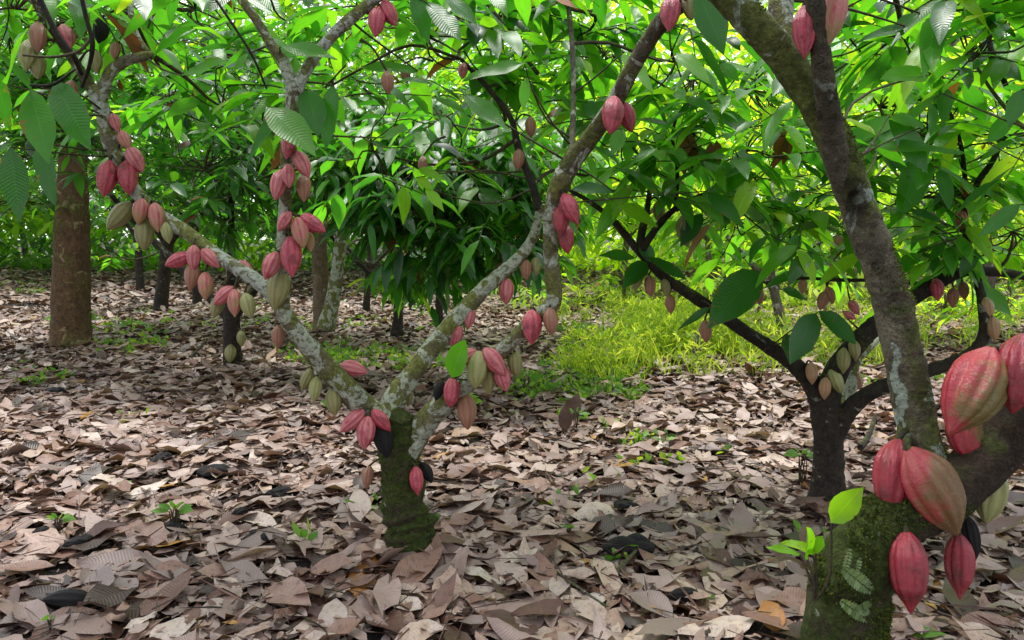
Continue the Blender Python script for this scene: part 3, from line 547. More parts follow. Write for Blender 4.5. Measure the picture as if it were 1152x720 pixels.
# broad brown shade tree, foliage above
b3 = G(80, 384); TS = Tree('shade_tree', 'stout straight brown shade tree trunk rising on the litter', b3)
TS.limb('trunk', [(80, 392, b3.y, 64), (80, 376, b3.y, 56), (80, 330, b3.y, 53), (81, 270, b3.y, 50), (82, 180, b3.y, 40), (82, 60, b3.y, 38), (84, -120, b3.y, 34)], 'shade_bark', 26, .06, .05, .1)
TS.limb('limb', [(83, 10, b3.y, 26), (50, -60, b3.y+.3, 20), (-20, -150, b3.y+.5, 14)], 'shade_bark', 10)
TS.limb('limb', [(83, -20, b3.y, 26), (130, -90, b3.y-.3, 18), (200, -160, b3.y-.5, 12)], 'shade_bark', 10)
for a in [(40, -60, 8.5, 90, 50, .8, 14), (140, -60, 8.5, 90, 50, .8, 14)]: TS.pclump(*a, size=.3, tint=.5, branch=.02)
TS.finish(nv=4)

TC = back_tree('slim dark cacao trunk beneath the lowest pods of the bent lichen limb', 262, 416, 27, -2, 350, [(230, 190, 6.0, 70, 50, .6, 16), (280, 210, 6.2, 60, 50, .6, 16), (200, 120, 6.3, 80, 50, .6, 16), (300, 120, 6.3, 60, 60, .6, 16), (250, 60, 6.2, 90, 50, .6, 16), (140, 190, 6.4, 50, 50, .5, 8), (225, 240, 6.3, 40, 25, .4, 6)], tint=.28)
back_tree('crooked dark cacao trunk beside the stout brown shade tree', 181, 352, 20, 8, 268, [(80, 150, 6.6, 42, 26, .4, 16, .16), (75, 130, 7.2, 50, 36, .5, 18, .2), (40, 90, 7.0, 60, 40, .5, 18, .25), (100, 70, 7.0, 60, 40, .5, 18, .3), (85, 25, 7.0, 70, 40, .5, 18, .35), (10, 40, 7.0, 60, 40, .5, 14, .35), (150, 200, 9.5, 60, 40, .8, 18), (110, 130, 9.5, 60, 60, .8, 18), (40, 180, 9.0, 50, 40, .8, 14), (190, 140, 9.5, 60, 60, .8, 20), (10, 110, 8.5, 60, 50, .8, 18), (60, 40, 9, 90, 50, .8, 20), (170, 50, 9.5, 80, 50, .8, 18), (120, 280, 9.6, 14, 20, .3, 4, .5)], tint=.38)
back_tree('thin dark trunk half hidden behind the crooked dark cacao trunk', 158, 330, 12, -4, 262, [(20, 225, 8.5, 50, 20, .6, 12, .2), (125, 228, 12, 40, 16, .6, 12, .2), (215, 225, 11, 40, 22, .6, 12, .2), (290, 215, 11, 40, 30, .6, 14, .2), (200, 210, 13, 50, 30, 1, 16), (130, 200, 13, 60, 30, 1, 16), (140, 130, 13, 70, 40, 1, 20), (60, 120, 13, 70, 40, 1, 20)], tint=.5)
back_tree('dark slender trunk standing behind the bent lichen limb', 222, 345, 13, -3, 250, [(240, 190, 10.5, 60, 40, .8, 20), (240, 110, 10.5, 70, 50, .8, 20), (300, 60, 10.5, 60, 60, .8, 18)], tint=.3)
tp = back_tree('pair of straight tan and lichen grey trunks rising from one foot', 362, 372, 25, -3, 262, [(380, 160, 9.0, 60, 40, .8, 16), (330, 130, 9, 60, 50, .8, 16), (420, 110, 9, 60, 60, .8, 18), (370, 50, 9, 80, 50, .8, 18), (400, 205, 8.7, 25, 25, .4, 5)], 'tan_bark', group=None, tint=.35,
    extra=[([(366, 370, 9.3, 28), (374, 340, 9.3, 22), (380, 300, 9.3, 20), (386, 250, 9.3, 18), (396, 190, 9.3, 15)], 'lichen_bark', 14, .14)])
# dense drooping dark crown in the middle
back_tree('leafy cacao tree with dense dark drooping crown and short black trunk', 447, 374, 16, 2, 335, [(440, 240, 6.0, 34, 34, .6, 16, .25), (490, 255, 5.6, 50, 40, .6, 20, .18), (545, 262, 5.9, 50, 36, .6, 18, .25), (425, 195, 6.0, 36, 36, .6, 16, .3), (385, 190, 6.6, 40, 40, .6, 14, .3), (370, 140, 6.4, 50, 40, .6, 14, .4), (610, 240, 6.6, 30, 40, .6, 12, .4), (615, 170, 6.4, 40, 40, .6, 12, .5), (500, 300, 6.2, 40, 14, .5, 8, .35), (345, 205, 6.9, 24, 30, .4, 7, .3), (460, 200, 5.8, 60, 40, .6, 28, .2), (525, 190, 5.8, 60, 40, .6, 26, .25), (580, 215, 6.0, 40, 36, .5, 16, .3), (420, 150, 6.2, 60, 40, .6, 22, .3), (490, 140, 6.2, 60, 40, .6, 22, .4), (570, 160, 6.2, 50, 40, .6, 18, .45), (450, 300, 6.1, 16, 10, .3, 4, .6), (560, 275, 6.0, 25, 22, .3, 7, .25)], size=.25, droop=.75)
back_tree('small black trunk under the drooping dark crown', 494, 366, 12, 0, 320, [(500, 300, 8.2, 40, 30, .5, 14, .2), (550, 260, 8.2, 50, 40, .5, 14, .35), (460, 200, 8.6, 60, 50, .6, 16, .35), (560, 130, 8.6, 70, 50, .7, 18, .6)], droop=.6)
back_tree('slim dark trunk between the paired tan trunks and the dark drooping crown', 412, 352, 11, 3, 300, [(300, 250, 9.5, 30, 14, .5, 5, .3), (330, 180, 9.5, 50, 40, .8, 18, .3), (270, 160, 9.5, 50, 40, .8, 18, .35), (420, 190, 10, 50, 40, .8, 18, .4), (480, 110, 10, 70, 50, .8, 22, .5), (560, 80, 10, 70, 50, .8, 22, .6), (640, 120, 9.5, 60, 50, .8, 20, .6), (680, 60, 9.5, 60, 50, .8, 20, .65), (330, 60, 9.5, 80, 50, .8, 22, .45), (600, 30, 9.5, 80, 40, .8, 20, .6)])
# beyond the grass
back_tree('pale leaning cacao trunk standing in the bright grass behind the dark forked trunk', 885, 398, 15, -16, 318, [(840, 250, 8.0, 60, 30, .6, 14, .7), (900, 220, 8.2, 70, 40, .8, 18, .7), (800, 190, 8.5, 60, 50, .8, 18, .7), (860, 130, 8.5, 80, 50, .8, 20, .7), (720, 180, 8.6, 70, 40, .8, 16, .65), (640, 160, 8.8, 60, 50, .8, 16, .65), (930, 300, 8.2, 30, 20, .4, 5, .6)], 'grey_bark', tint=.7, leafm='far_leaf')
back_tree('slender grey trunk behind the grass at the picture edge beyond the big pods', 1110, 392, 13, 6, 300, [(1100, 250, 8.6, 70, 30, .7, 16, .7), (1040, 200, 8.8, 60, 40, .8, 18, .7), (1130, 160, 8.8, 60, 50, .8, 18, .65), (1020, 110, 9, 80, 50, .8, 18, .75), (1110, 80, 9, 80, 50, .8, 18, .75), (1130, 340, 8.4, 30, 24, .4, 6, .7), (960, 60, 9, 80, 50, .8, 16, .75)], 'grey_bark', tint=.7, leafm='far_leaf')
for lab, px, py, w0, lean, cl in [
    ('far pale trunk seen between the leaning limb and the bright grass', 700, 336, 10, 5, [(700, 250, 14, 70, 24, 1, 20), (640, 220, 14, 70, 30, 1, 22), (760, 230, 14, 60, 30, 1, 20), (700, 160, 14, 90, 40, 1.2, 26), (600, 120, 14, 80, 50, 1.2, 22)]),
    ('far trunk behind the bright grass under yellow green leaves', 800, 330, 9, -5, [(800, 240, 15, 80, 26, 1, 22), (860, 200, 15, 80, 30, 1, 22), (770, 130, 15, 90, 40, 1.2, 26), (880, 100, 15, 90, 50, 1.2, 24)]),
    ('far trunk behind the pale leaning trunk, among yellow green crowns', 960, 332, 9, 4, [(960, 250, 15, 80, 24, 1, 22), (1040, 240, 15, 80, 26, 1, 22), (980, 160, 15, 90, 40, 1.2, 26), (1080, 130, 15, 90, 50, 1.2, 26), (980, 60, 15, 90, 50, 1.2, 22)]),
    ('far trunk at the end of the left rows in front of pale foliage', 30, 300, 9, -6, [(30, 230, 20, 60, 20, 1, 20), (-30, 200, 20, 80, 30, 1, 22), (50, 160, 20, 80, 40, 1.4, 24), (10, 90, 20, 80, 50, 1.4, 24)]),
    ('far thin trunk seen past the paired tan trunks', 420, 312, 8, 3, [(420, 220, 17, 70, 26, 1, 22), (340, 210, 17, 60, 30, 1, 22), (470, 160, 17, 80, 40, 1.2, 24), (350, 120, 17, 80, 50, 1.2, 24), (440, 70, 17, 80, 50, 1.2, 22)])]:
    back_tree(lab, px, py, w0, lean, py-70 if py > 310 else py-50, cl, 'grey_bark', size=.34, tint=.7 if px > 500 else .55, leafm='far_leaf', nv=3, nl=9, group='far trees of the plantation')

# the far wood that closes the view
N = 90000; yy = rng.uniform(19, 34, N); xx = rng.uniform(-1, 1, N)*(.72*yy+5); zz = .1+12*rng.random(N)**1.35
dens = np.sin(xx*.9+yy*.4)*np.sin(zz*.9+xx*.3+yy*.7)+.6*np.sin(xx*2.3+zz*1.9+yy)
keep = dens > -.75-.9*(zz < 2.2)
gap = (zz < 1.4) & (yy < 25); keep &= ~gap
xx, yy, zz, dens = xx[keep], yy[keep], zz[keep], dens[keep]; N = len(xx)
a = rng.uniform(0, 6.283, N); D = np.stack([np.cos(a), np.sin(a), rng.uniform(-.8, .15, N)], 1); D /= np.linalg.norm(D, axis=1, keepdims=True)
U = np.stack([rng.normal(0, .4, N), rng.normal(0, .4, N), np.ones(N)], 1); L = rng.uniform(.3, .6, N)
t = np.clip(.30+.22*np.sin(xx*.5+zz*.6)+.42*np.clip(xx/5+.6, 0, 1)+rng.normal(0, .16, N), 0, 1)  # tint rises to the right: backlit glow painted into the leaf colour
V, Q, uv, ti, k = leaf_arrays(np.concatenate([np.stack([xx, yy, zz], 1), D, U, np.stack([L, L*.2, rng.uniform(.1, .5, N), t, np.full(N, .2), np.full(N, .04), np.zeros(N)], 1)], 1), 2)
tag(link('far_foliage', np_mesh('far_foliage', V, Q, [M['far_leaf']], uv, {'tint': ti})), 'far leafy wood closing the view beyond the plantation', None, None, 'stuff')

# ------------------------------------------------------------------ grass and weeds
def blades(N, pts, h0, h1, w0, w1, lean, t0, t1):
    a = rng.uniform(0, 6.283, N); i = rng.integers(0, len(pts), N); B = pts[i]
    e = rng.normal(0, lean, (N, 2)); D = np.stack([e[:, 0], e[:, 1], np.ones(N)], 1); D /= np.linalg.norm(D, axis=1, keepdims=True)
    U = np.stack([np.cos(a), np.sin(a), np.zeros(N)], 1); L = rng.uniform(h0, h1, N); W = rng.uniform(w0, w1, N)
    return np.concatenate([B, D, U, np.stack([L, W, rng.uniform(.0, .55, N), rng.uniform(t0, t1, N), np.full(N, .3), np.zeros(N), np.zeros(N)], 1)], 1)
def gpts(rects):
    out = []
    for (x0, x1, y0, y1, n) in rects:
        for _ in range(n):
            g = G(random.uniform(x0, x1), y0+(y1-y0)*random.random()**.6); out.append((g.x, g.y, g.z))
    return np.array(out)
gp = gpts([(705, 830, 348, 406, 560), (830, 1010, 345, 415, 110), (1010, 1152, 350, 400, 40), (640, 720, 375, 422, 50), (660, 900, 404, 428, 40), (880, 1150, 328, 352, 120), (600, 700, 330, 365, 30), (640, 1150, 318, 345, 120)])
q_ = np.array([noise.noise(Vector((x*1.1, y*1.1, 0)))+.5*noise.noise(Vector((x*3, y*3, 5))) for x, y, z in gp])
gp = gp[q_ > -.22]; q_ = q_[q_ > -.22]
gp = np.repeat(gp, 14, 0)+np.concatenate([rng.normal(0, .07, (len(gp)*14, 2)), np.zeros((len(gp)*14, 1))], 1); q_ = np.repeat(q_, 14)
A = blades(len(gp), gp, .10, .38, .003, .007, .36, .05, .95); A[:, 9] *= np.clip(.75+q_*1.1+rng.normal(0, .12, len(gp)), .3, 1.5)
B_ = blades(16000, gp[rng.integers(0, len(gp), 16000)]+np.stack([np.zeros(16000), np.zeros(16000), rng.uniform(.08, .38, 16000)], 1), .05, .14, .004, .010, .9, .15, 1.0)
V, Q, uv, ti, k = leaf_arrays(np.concatenate([A, B_]), 3, prof_=lambda v: np.maximum(.05, np.sin(np.pi*np.clip(v*.9+.1, 0, 1)))**.7)
tag(link('tall_grass', np_mesh('tall_grass', V, Q, [M['grass']], uv, {'tint': ti})), 'bright yellow green tall grass in the clearing', None, None, 'stuff')
wp = gpts([(350, 520, 378, 418, 130), (110, 180, 360, 395, 40), (0, 80, 395, 430, 10), (560, 720, 400, 450, 90), (150, 520, 300, 372, 80), (600, 760, 440, 520, 12), (880, 1150, 405, 440, 40), (0, 1152, 430, 640, 14), (620, 700, 390, 440, 60), (0, 60, 300, 330, 60), (320, 400, 385, 410, 40)])
wp = np.repeat(wp, 9, 0)+np.concatenate([rng.normal(0, .05, (len(wp)*9, 2)), np.zeros((len(wp)*9, 1))], 1); wp[:, 2] += rng.uniform(.01, .06, len(wp))
n = len(wp); A = blades(n, wp, .04, .11, .008, .02, 1.0, .2, 1.0)
V, Q, uv, ti, k = leaf_arrays(A, 3)
tag(link('ground_weeds', np_mesh('ground_weeds', V, Q, [M['weed']], uv, {'tint': ti})), 'low green weeds sprouting through the leaf litter', None, None, 'stuff')

# low shrubs behind the grass
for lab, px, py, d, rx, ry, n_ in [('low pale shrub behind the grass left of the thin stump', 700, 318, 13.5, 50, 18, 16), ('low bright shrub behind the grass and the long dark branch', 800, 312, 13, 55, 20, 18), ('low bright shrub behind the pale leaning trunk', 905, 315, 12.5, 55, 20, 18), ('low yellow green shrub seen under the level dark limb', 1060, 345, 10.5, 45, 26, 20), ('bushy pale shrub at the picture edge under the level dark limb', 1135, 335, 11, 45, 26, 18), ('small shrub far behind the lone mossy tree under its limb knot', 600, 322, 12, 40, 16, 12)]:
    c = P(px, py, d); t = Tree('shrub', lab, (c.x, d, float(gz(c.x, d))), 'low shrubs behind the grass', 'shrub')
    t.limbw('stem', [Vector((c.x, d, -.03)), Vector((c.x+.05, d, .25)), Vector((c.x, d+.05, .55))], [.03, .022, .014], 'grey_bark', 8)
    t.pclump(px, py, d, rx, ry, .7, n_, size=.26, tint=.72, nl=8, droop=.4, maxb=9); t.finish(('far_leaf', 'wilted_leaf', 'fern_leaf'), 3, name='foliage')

# ------------------------------------------------------------------ seedlings
def seedling(label, px, py, leaves, tint=.55, cat='seedling', base=None, mat_='weed', stem=.004, group=None, name='seedling'):
    """leaves: (tip px, tip py, depth offset, length px, angle, ratio)"""
    b = base or G(px, py); d = b.y; t = Tree(name, label, b, group, cat)
    for (bx, by, tx_, ty_, wr) in leaves:
        a = P(bx, by, d); o = t.twig(Vector(b), a, stem, stem*.6, 0, 5, .05)
        v = P(tx_, ty_, d-random.uniform(0, .06))-a; L = v.length
        t.leaf(a, v.normalized(), Vector((random.gauss(0, .2), -.5, .8)), L, L*wr/2, .1, min(1, tint+random.uniform(-.12, .12)), .25, .05)
    t.finish((mat_, 'wilted_leaf', 'fern_leaf'), 6, name='foliage'); return t
def fan(px, py, r, n, h):
    out = []
    for i in range(n):
        a = math.pi*(i+.5)/n+random.uniform(-.2, .2); c, s = math.cos(a), math.sin(a); q = r*random.uniform(.7, 1.1)
        out.append((px+c*r*.2, py-h-s*r*.15, px+c*q, py-h-s*q*.55, .42))
    return out
for lab, px, py, r, n, h, t in [('green seedling with pointed leaves among black pod husks on the litter', 196, 588, 28, 8, 12, .45), ('small bright green sprout beside a pale leaf on the litter', 139, 550, 14, 5, 4, .5), ('low sprig of narrow leaves beside dark husks near the picture edge', 66, 590, 24, 6, 4, .6),
    ('single bright green leaf lying near the large black pod', 55, 700, 12, 2, 2, .4), ('leafy green plant close to the dark forked trunk foot', 903, 534, 22, 7, 20, .45), ('ferny green plant at the foot of the brown shade tree', 78, 374, 36, 10, 12, .55), ('small seedling beside the thin stick on the litter', 640, 600, 13, 4, 4, .3),
    ('tiny green sprout behind the small black pod on the litter', 795, 676, 11, 4, 3, .5), ('upright seedling near the centre of the litter behind the red pods', 648, 478, 16, 5, 12, .45), ('pale green weed under the limb of red pods', 592, 440, 22, 8, 14, .55), ('low green plant behind the pods that hang over the trunk fork', 520, 462, 24, 7, 10, .6), ('broad leaved sprout at the mossy trunk foot', 497, 590, 14, 4, 6, .2), ('green leafy bush beneath the limb knot of the lone mossy tree', 640, 395, 30, 10, 22, .5), ('fresh green sprig between the shade tree and the first lichen limb', 148, 372, 22, 8, 4, .5),
    ('young plant with broad leaves at the far row end', 40, 312, 22, 7, 16, .35)]:
    seedling(lab, px, py, fan(px, py, r, n, h), t)
seedling('sapling with one tall glowing leaf sprouting against the moss covered foreground trunk', 925, 760, [(935, 588, 972, 543, .46), (908, 628, 908, 588, .55), (918, 622, 878, 606, .3), (914, 622, 926, 600, .4), (900, 624, 862, 612, .25)], .8, 'sapling', P(916, 676, TF.surf(916, 676, -.01)), 'leaf', .0035, None, 'sapling')
bl = seedling('flat green leaf fallen on the litter below the hanging red pods', 1018, 712, [(1018, 712, 1066, 710, .30)], .6, 'leaf', None, 'weed', .002, None, 'green_leaf')

# ------------------------------------------------------------------ sticks, stump
def stick(label, pts, w_, m_='grey_bark', name='dead_twig', cat='twig', group='dry twigs on the litter', h=.03):
    W = []
    for i, (x, y) in enumerate(pts): g = G(x, y); g.z += h+.01*i; W.append(g)
    t = Tree(name, label, W[0], group, cat)
    r = [w_/2/F*depth(p)*(1-.5*i/(len(W)-1)) for i, p in enumerate(W)]; C, Q = catmull(W, r, .05)
    V, Fc = tube_arrays(C, Q, 7, .1, 3, .1); me = bpy.data.meshes.new(name); me.from_pydata([v-t.base for v in V], [], [f[:3] if f[2] == f[3] else f for f in Fc])
    me.materials.append(M[m_]); COL.objects.unlink(t.root); bpy.data.objects.remove(t.root)
    o = link(name, me, None, W[0]); tag(o, label, cat, group); return o
stick('thin grey stick lying slantwise in the middle of the litter', [(608, 632), (640, 656), (668, 680), (684, 694)], 4)
stick('short thick broken stick beside a dark husk in the litter', [(690, 650), (702, 636), (716, 622)], 7)
stick('long thin wiry twig in front of the mossy trunk foot', [(320, 655), (350, 662), (372, 668), (392, 676)], 2.5, 'dark_twig')
stick('bent dark twig lying near the mossy trunk among big pale leaves', [(322, 680), (348, 698), (366, 712), (370, 730)], 3, 'dark_twig')
stick('dark branch lying across the litter in front of the grass', [(690, 428), (745, 424), (790, 430), (820, 438)], 5, 'dark_twig')
stick('crooked dry stick near the slim dark trunk', [(214, 408), (225, 398), (233, 386)], 4, 'dark_twig', h=.06)
stick('forked dry twig leaning on the litter beside the slim dark trunk', [(272, 420), (285, 412), (300, 402)], 4, 'grey_bark', h=.05)
stick('straight dark stick slanting behind the foreground trunk', [(968, 506), (978, 492), (985, 476)], 8, 'dark_bark', h=.1)
stick('short twig by the fallen brown leaves behind the mossy trunk', [(612, 530), (640, 540), (668, 552)], 3, 'dark_twig')
b = G(783, 414); t = Tree('stump', 'thin weathered broken stump standing in the bright grass', b, None, 'stump')
bpy.data.objects.remove(t.root)
C, Q = catmull([Vector((0, 0, -.03)), Vector((0, 0, .1)), Vector((.01, 0, .22)), Vector((.03, 0, .33))], [.055, .045, .04, .03], .02)
V, Fc = tube_arrays(C, Q, 12, .2, 5, .3); me = bpy.data.meshes.new('stump'); me.from_pydata(V, [], [f[:3] if f[2] == f[3] else f for f in Fc]); me.materials.append(M['grey_bark']); me.polygons.foreach_set('use_smooth', [True]*len(me.polygons))
tag(link('stump', me, None, b), 'thin weathered broken stump standing in the bright grass', 'stump')

# ------------------------------------------------------------------ cacao pods
def pod_mesh(seed, nt_=40, nz=28, wr=.26, neck=.0, tip=.0, rib=.075, bend=.0, lump=.025):
    """unit long pod hanging from the origin along -Z, ten ribs in five pairs"""
    r_ = random.Random(seed)
    tt = [0, .03, .08, .16, .28, .42, .56, .7, .82, .91, .965, 1.0]; rr = [.16, .34-neck, .52-neck, .76-neck*.5, .95, 1.0, .955, .81, .58-tip*.4, .33-tip*.5, .17-tip*.2, .02]
    V, rid = [], []
    for j in range(nz+1):
        t = .5-.5*math.cos(math.pi*j/nz); r = float(np.interp(t, tt, rr)); tot = 0
        for k in range(nt_):
            a = 2*math.pi*k/nt_; c = .5+.5*math.cos(10*a+.25*math.sin(5*a)); c2 = .5+.5*math.cos(5*a)
            g = 1-abs(2*c-1)**1.0 if False else c
            amp = rib*math.sin(math.pi*min(1, t*1.02+.0))**.5
            f = 1-amp*((1-g)**1.6)-amp*.55*((1-c2)**2)
            f += lump*noise.noise(Vector((math.cos(a)*2, math.sin(a)*2, t*5))+Vector((seed*7.1, 0, 0)))
            x = r*wr*f*math.cos(a)+bend*math.sin(math.pi*t)*.5; y = r*wr*f*math.sin(a)
            V.append((x, y, -t)); rid.append((g**.8)*(.55+.45*c2))
    Q = [(j*nt_+k, j*nt_+(k+1) % nt_, (j+1)*nt_+(k+1) % nt_, (j+1)*nt_+k) for j in range(nz) for k in range(nt_)]
    return V, Q, rid
HI = [np_mesh('cacao_pod', *(lambda v, q, r: (v, [c[::-1] for c in q], [PM['R']], None, {'ridge': r}))(*pod_mesh(i, 80, 44, wr, neck, tip, .14, bd))) for i, (wr, neck, tip, bd) in enumerate([(.27, .02, .0, .0), (.265, .08, .1, .03), (.25, .0, .2, -.02), (.285, .04, .05, .02)])]
LO = [np_mesh('cacao_pod', *(lambda v, q, r: (v, [c[::-1] for c in q], [PM['R']], None, {'ridge': r}))(*pod_mesh(20+i, 40, 20, wr, neck, tip, .13, bd))) for i, (wr, neck, tip, bd) in enumerate([(.29, .0, .0, .0), (.275, .06, .08, .02), (.26, .03, .15, -.02), (.305, .03, .0, .02), (.28, .0, .05, .03)])]
# every mesh takes its colour from the object, not the mesh
SM = M['twig']
def pod(label, x, y, ln, ang, col, front, tree, hi=False, mesh=None, wid=1.0, dd=0.0, toward=.12, group=None, pdir=None, stalk=True):
    """centre pixel, length in pixels, tip angle (0 = down, + = to the right of the picture), rind, in front (+) of or behind (-) its limb"""
    a = R(ang); tip2 = Vector((math.sin(a), 0, 0))+UPV*(-math.cos(a))
    topx, topy = x-math.sin(a)*ln/2, y-math.cos(a)*ln/2
    best = None
    for c, r in tree.samples:
        u, v = proj(c); q = (u-topx)**2+(v-topy)**2-r*F/depth(c)*30
        if best is None or q < best[0]: best = (q, c, r)
    _, c, r = best; d = c.y-front*(r+.02)+dd
    ln *= 1.0 if hi else 1.07; ctr = P(x, y, d); k = depth(ctr)/F; L = ln*k/math.cos(math.asin(toward))
    tip = (tip2*math.cos(math.asin(toward))-FW*toward*(1 if front >= 0 else -1)).normalized()
    top = ctr-tip*L/2
    o = bpy.data.objects.new('cacao_pod', mesh or random.choice(HI if hi else LO)); COL.objects.link(o)
    q = (-tip).to_track_quat('Z', 'Y'); rot = q.to_matrix().to_4x4() @ Matrix.Rotation(random.uniform(0, 6.28), 4, 'Z')
    if pdir:                                                        # the flank that ripens differently faces this way in the picture
        zx = -tip; xx_ = Vector((pdir[0], 0, 0))-UPV*pdir[1]-FW*(pdir[2] if len(pdir) > 2 else 0); xx_ = (xx_-zx*xx_.dot(zx)).normalized(); yx = zx.cross(xx_)
        rot = Matrix((xx_, yx, zx)).transposed().to_4x4()
    Wm = L*wid*random.uniform(.97, 1.03); o.matrix_world = Matrix.Translation(top) @ rot @ Matrix.Diagonal((Wm, Wm, L, 1))
    o.material_slots[0].link = 'OBJECT'; o.material_slots[0].material = PM[col]
    tag(o, label, 'cacao pod', group)
    if stalk:
        n_ = (top-c); dist = n_.length; s0 = c+n_.normalized()*min(r*.6, dist*.5) if dist > 1e-4 else c
        if (top-s0).length > .12: s0 = top+(s0-top).normalized()*.12
        bow = -tip*min(.02, (top-s0).length*.4)
        C, Q = catmull([s0, s0.lerp(top, .5)+bow, top, top+tip*L*.02], [.008*L/.15+.001, .0045*L/.15+.001, .0055*L/.15+.001, .009*L/.15], .008)
        V, Fc = tube_arrays(C, Q, 8, 0); inv = o.matrix_world.inverted()
        me = bpy.data.meshes.new('stalk'); me.from_pydata([inv @ v for v in V], [], [f[:3] if f[2] == f[3] else f for f in Fc]); me.materials.append(SM); me.polygons.foreach_set('use_smooth', [True]*len(me.polygons))
        link('stalk', me, o)
    return o
# ---- foreground cluster
g = 'big pods on the foreground tree'
pod('largest red pod with a wide green lower flank, beside the picture edge', 1092, 440, 112, -30, 'H', 1.0, TF, True, HI[1], 1.1, pdir=(.8, .6, .5), group=g)
pod('big red pod cut off by the picture edge above the dark limb', 1146, 420, 92, -14, 'C', 1.0, TF, True, HI[0], 1.08, pdir=(1, .5, 0), group=g)
pod('short red and green pod tucked under the largest red pod', 1086, 492, 60, 8, 'H', .55, TF, True, HI[3], 1.15, pdir=(1, .2, .2), group=g)
pod('crimson pod half hidden behind the browning pod, left of it on the knotted stalk', 1006, 538, 88, -10, 'C', .9, TF, True, HI[0], .98, group=g)
pod('large red pod turning olive brown, slanting over the mossy bend', 1049, 553, 108, 27, 'J', 1.25, TF, True, HI[3], .98, pdir=(.9, .3, .4), group=g, dd=-.02)
pod('crimson ribbed pod hanging lowest straight below the mossy bend', 1022, 644, 90, 0, 'C', 1.0, TF, True, HI[2], 1.0, group=g, dd=.0)
pod('smaller dark crimson pod hanging beside the lowest ribbed pod', 1079, 637, 72, -3, 'C', .9, TF, True, HI[2], .92, group=g)
pod('black shrivelled pod behind the smaller dark crimson pod', 1091, 605, 52, 8, 'K', .5, TF, True, HI[0], .8, group=g)
pod('plain green pod behind the dark sideways limb', 1114, 558, 62, -14, 'G', .1, TF, True, HI[0], 1.1, group=g)
pod('red pod behind the dark vertical fork at the top', 905, 36, 58, 3, 'R', -.4, TF, True, HI[0], .85)
pod('red and straw pod emerging from behind the dark vertical fork at the top', 936, 18, 70, -8, 'Y', -.5, TF, True, HI[3], .8)
pod('olive dark pod hanging beside a dark leaf under the top limb', 777, 6, 34, 0, 'O', .5, TA)
# ---- trunk of the lone mossy tree
for a in [('pale red pod pointing away on the trunk fork, in the trio under the lichen limb', 396, 474, 34, -48, 'P', 1.0), ('red pod pointing down in the middle of the trio under the lichen limb', 412, 487, 35, -6, 'P', 1.3), ('short red pod nearest the fork in the trio under the lichen limb', 429, 473, 30, 42, 'R', 1.0),
          ('black rotten pod stuck on the mossy trunk under the trio of red pods', 432, 494, 40, 10, 'K', .9), ('brown red pod on the shaded side of the mossy trunk', 414, 537, 24, -6, 'B', .2), ('single red pod hanging low on the mossy trunk', 469, 541, 31, 6, 'R', .9), ('black husk beside the single red pod low on the mossy trunk', 480, 532, 24, 30, 'K', .2),
          ('olive pod glimpsed between the two mossy forks of the lone tree', 458, 444, 26, 4, 'O', -.5)]: pod(*a, TA)
# ---- right low limb
for a in [('red pod alone beneath the pale green pod cluster, beside a dark stub', 508, 442, 32, -4, 'R', 1.1), ('black dried stub of a pod beside the red one under the pale green cluster', 494, 440, 22, -20, 'K', .6), ('brown green pod lowest under the pale green pod cluster', 525, 463, 38, 4, 'B', .4),
          ('pale green striped pod in the middle of the fanned cluster', 537, 416, 40, -6, 'G', 1.3), ('rose pod pointing away at the shaded edge of the fanned cluster', 524, 402, 28, -62, 'P', 1.0), ('rose pod on top of the fanned cluster slanting down', 556, 407, 36, 38, 'P', 1.2), ('olive pod behind the pale green striped pod', 549, 428, 30, 6, 'O', .7), ('red brown pod hanging at the outer lower edge of the fanned cluster', 566, 425, 30, 14, 'P', .8), ('olive brown pod just outside the fanned cluster by the limb', 580, 411, 28, 4, 'O', -.2),
          ('bright crimson pod hanging alone beneath the limb knot', 598, 368, 37, 0, 'R', 1.0), ('olive brown pod hanging under the limb knot', 620, 362, 30, 4, 'B', .9)]: pod(*a, TA)
# ---- middle limb and rising limb
for a in [('pink pod higher of two behind the mossy middle limb', 528, 358, 26, -10, 'P', .3), ('pink pod lower of two behind the mossy middle limb', 512, 377, 26, -14, 'P', .2), ('pink pod hanging from the middle limb before green bush', 570, 328, 28, -4, 'P', .3), ('small brown pod where the middle limb meets the upright one', 592, 304, 22, 0, 'B', .5), ('small olive pod close to the limb meeting point', 603, 300, 20, 4, 'O', .2),
          ('crimson pod uppermost of three on the upright limb', 642, 235, 36, 24, 'R', .9), ('dark crimson pod in the middle of three on the upright limb', 631, 248, 34, -2, 'C', .7), ('dark crimson pod lowest of three on the upright limb', 637, 269, 32, 6, 'C', .5),
          ('large rose red pod under the bend of the rising limb', 689, 130, 42, -6, 'R', 1.2), ('narrow red pod beside the large rose red one on the rising limb', 706, 132, 34, 14, 'C', .1), ('red pod at the top where the rising limb leaves the picture', 754, 15, 42, -6, 'R', 1.2),
          ('brown pod on the thin branch above the middle limb', 583, 180, 24, -4, 'B', .6), ('dusty pink pod on the far side of the thin branch', 597, 143, 22, 2, 'B', -.8), ('small pink pod among leaves above the thin branch', 521, 80, 18, -6, 'P', .4), ('brown cracked pod deep among dark leaves', 476, 186, 20, 0, 'B', 0)]: pod(*a, TA)
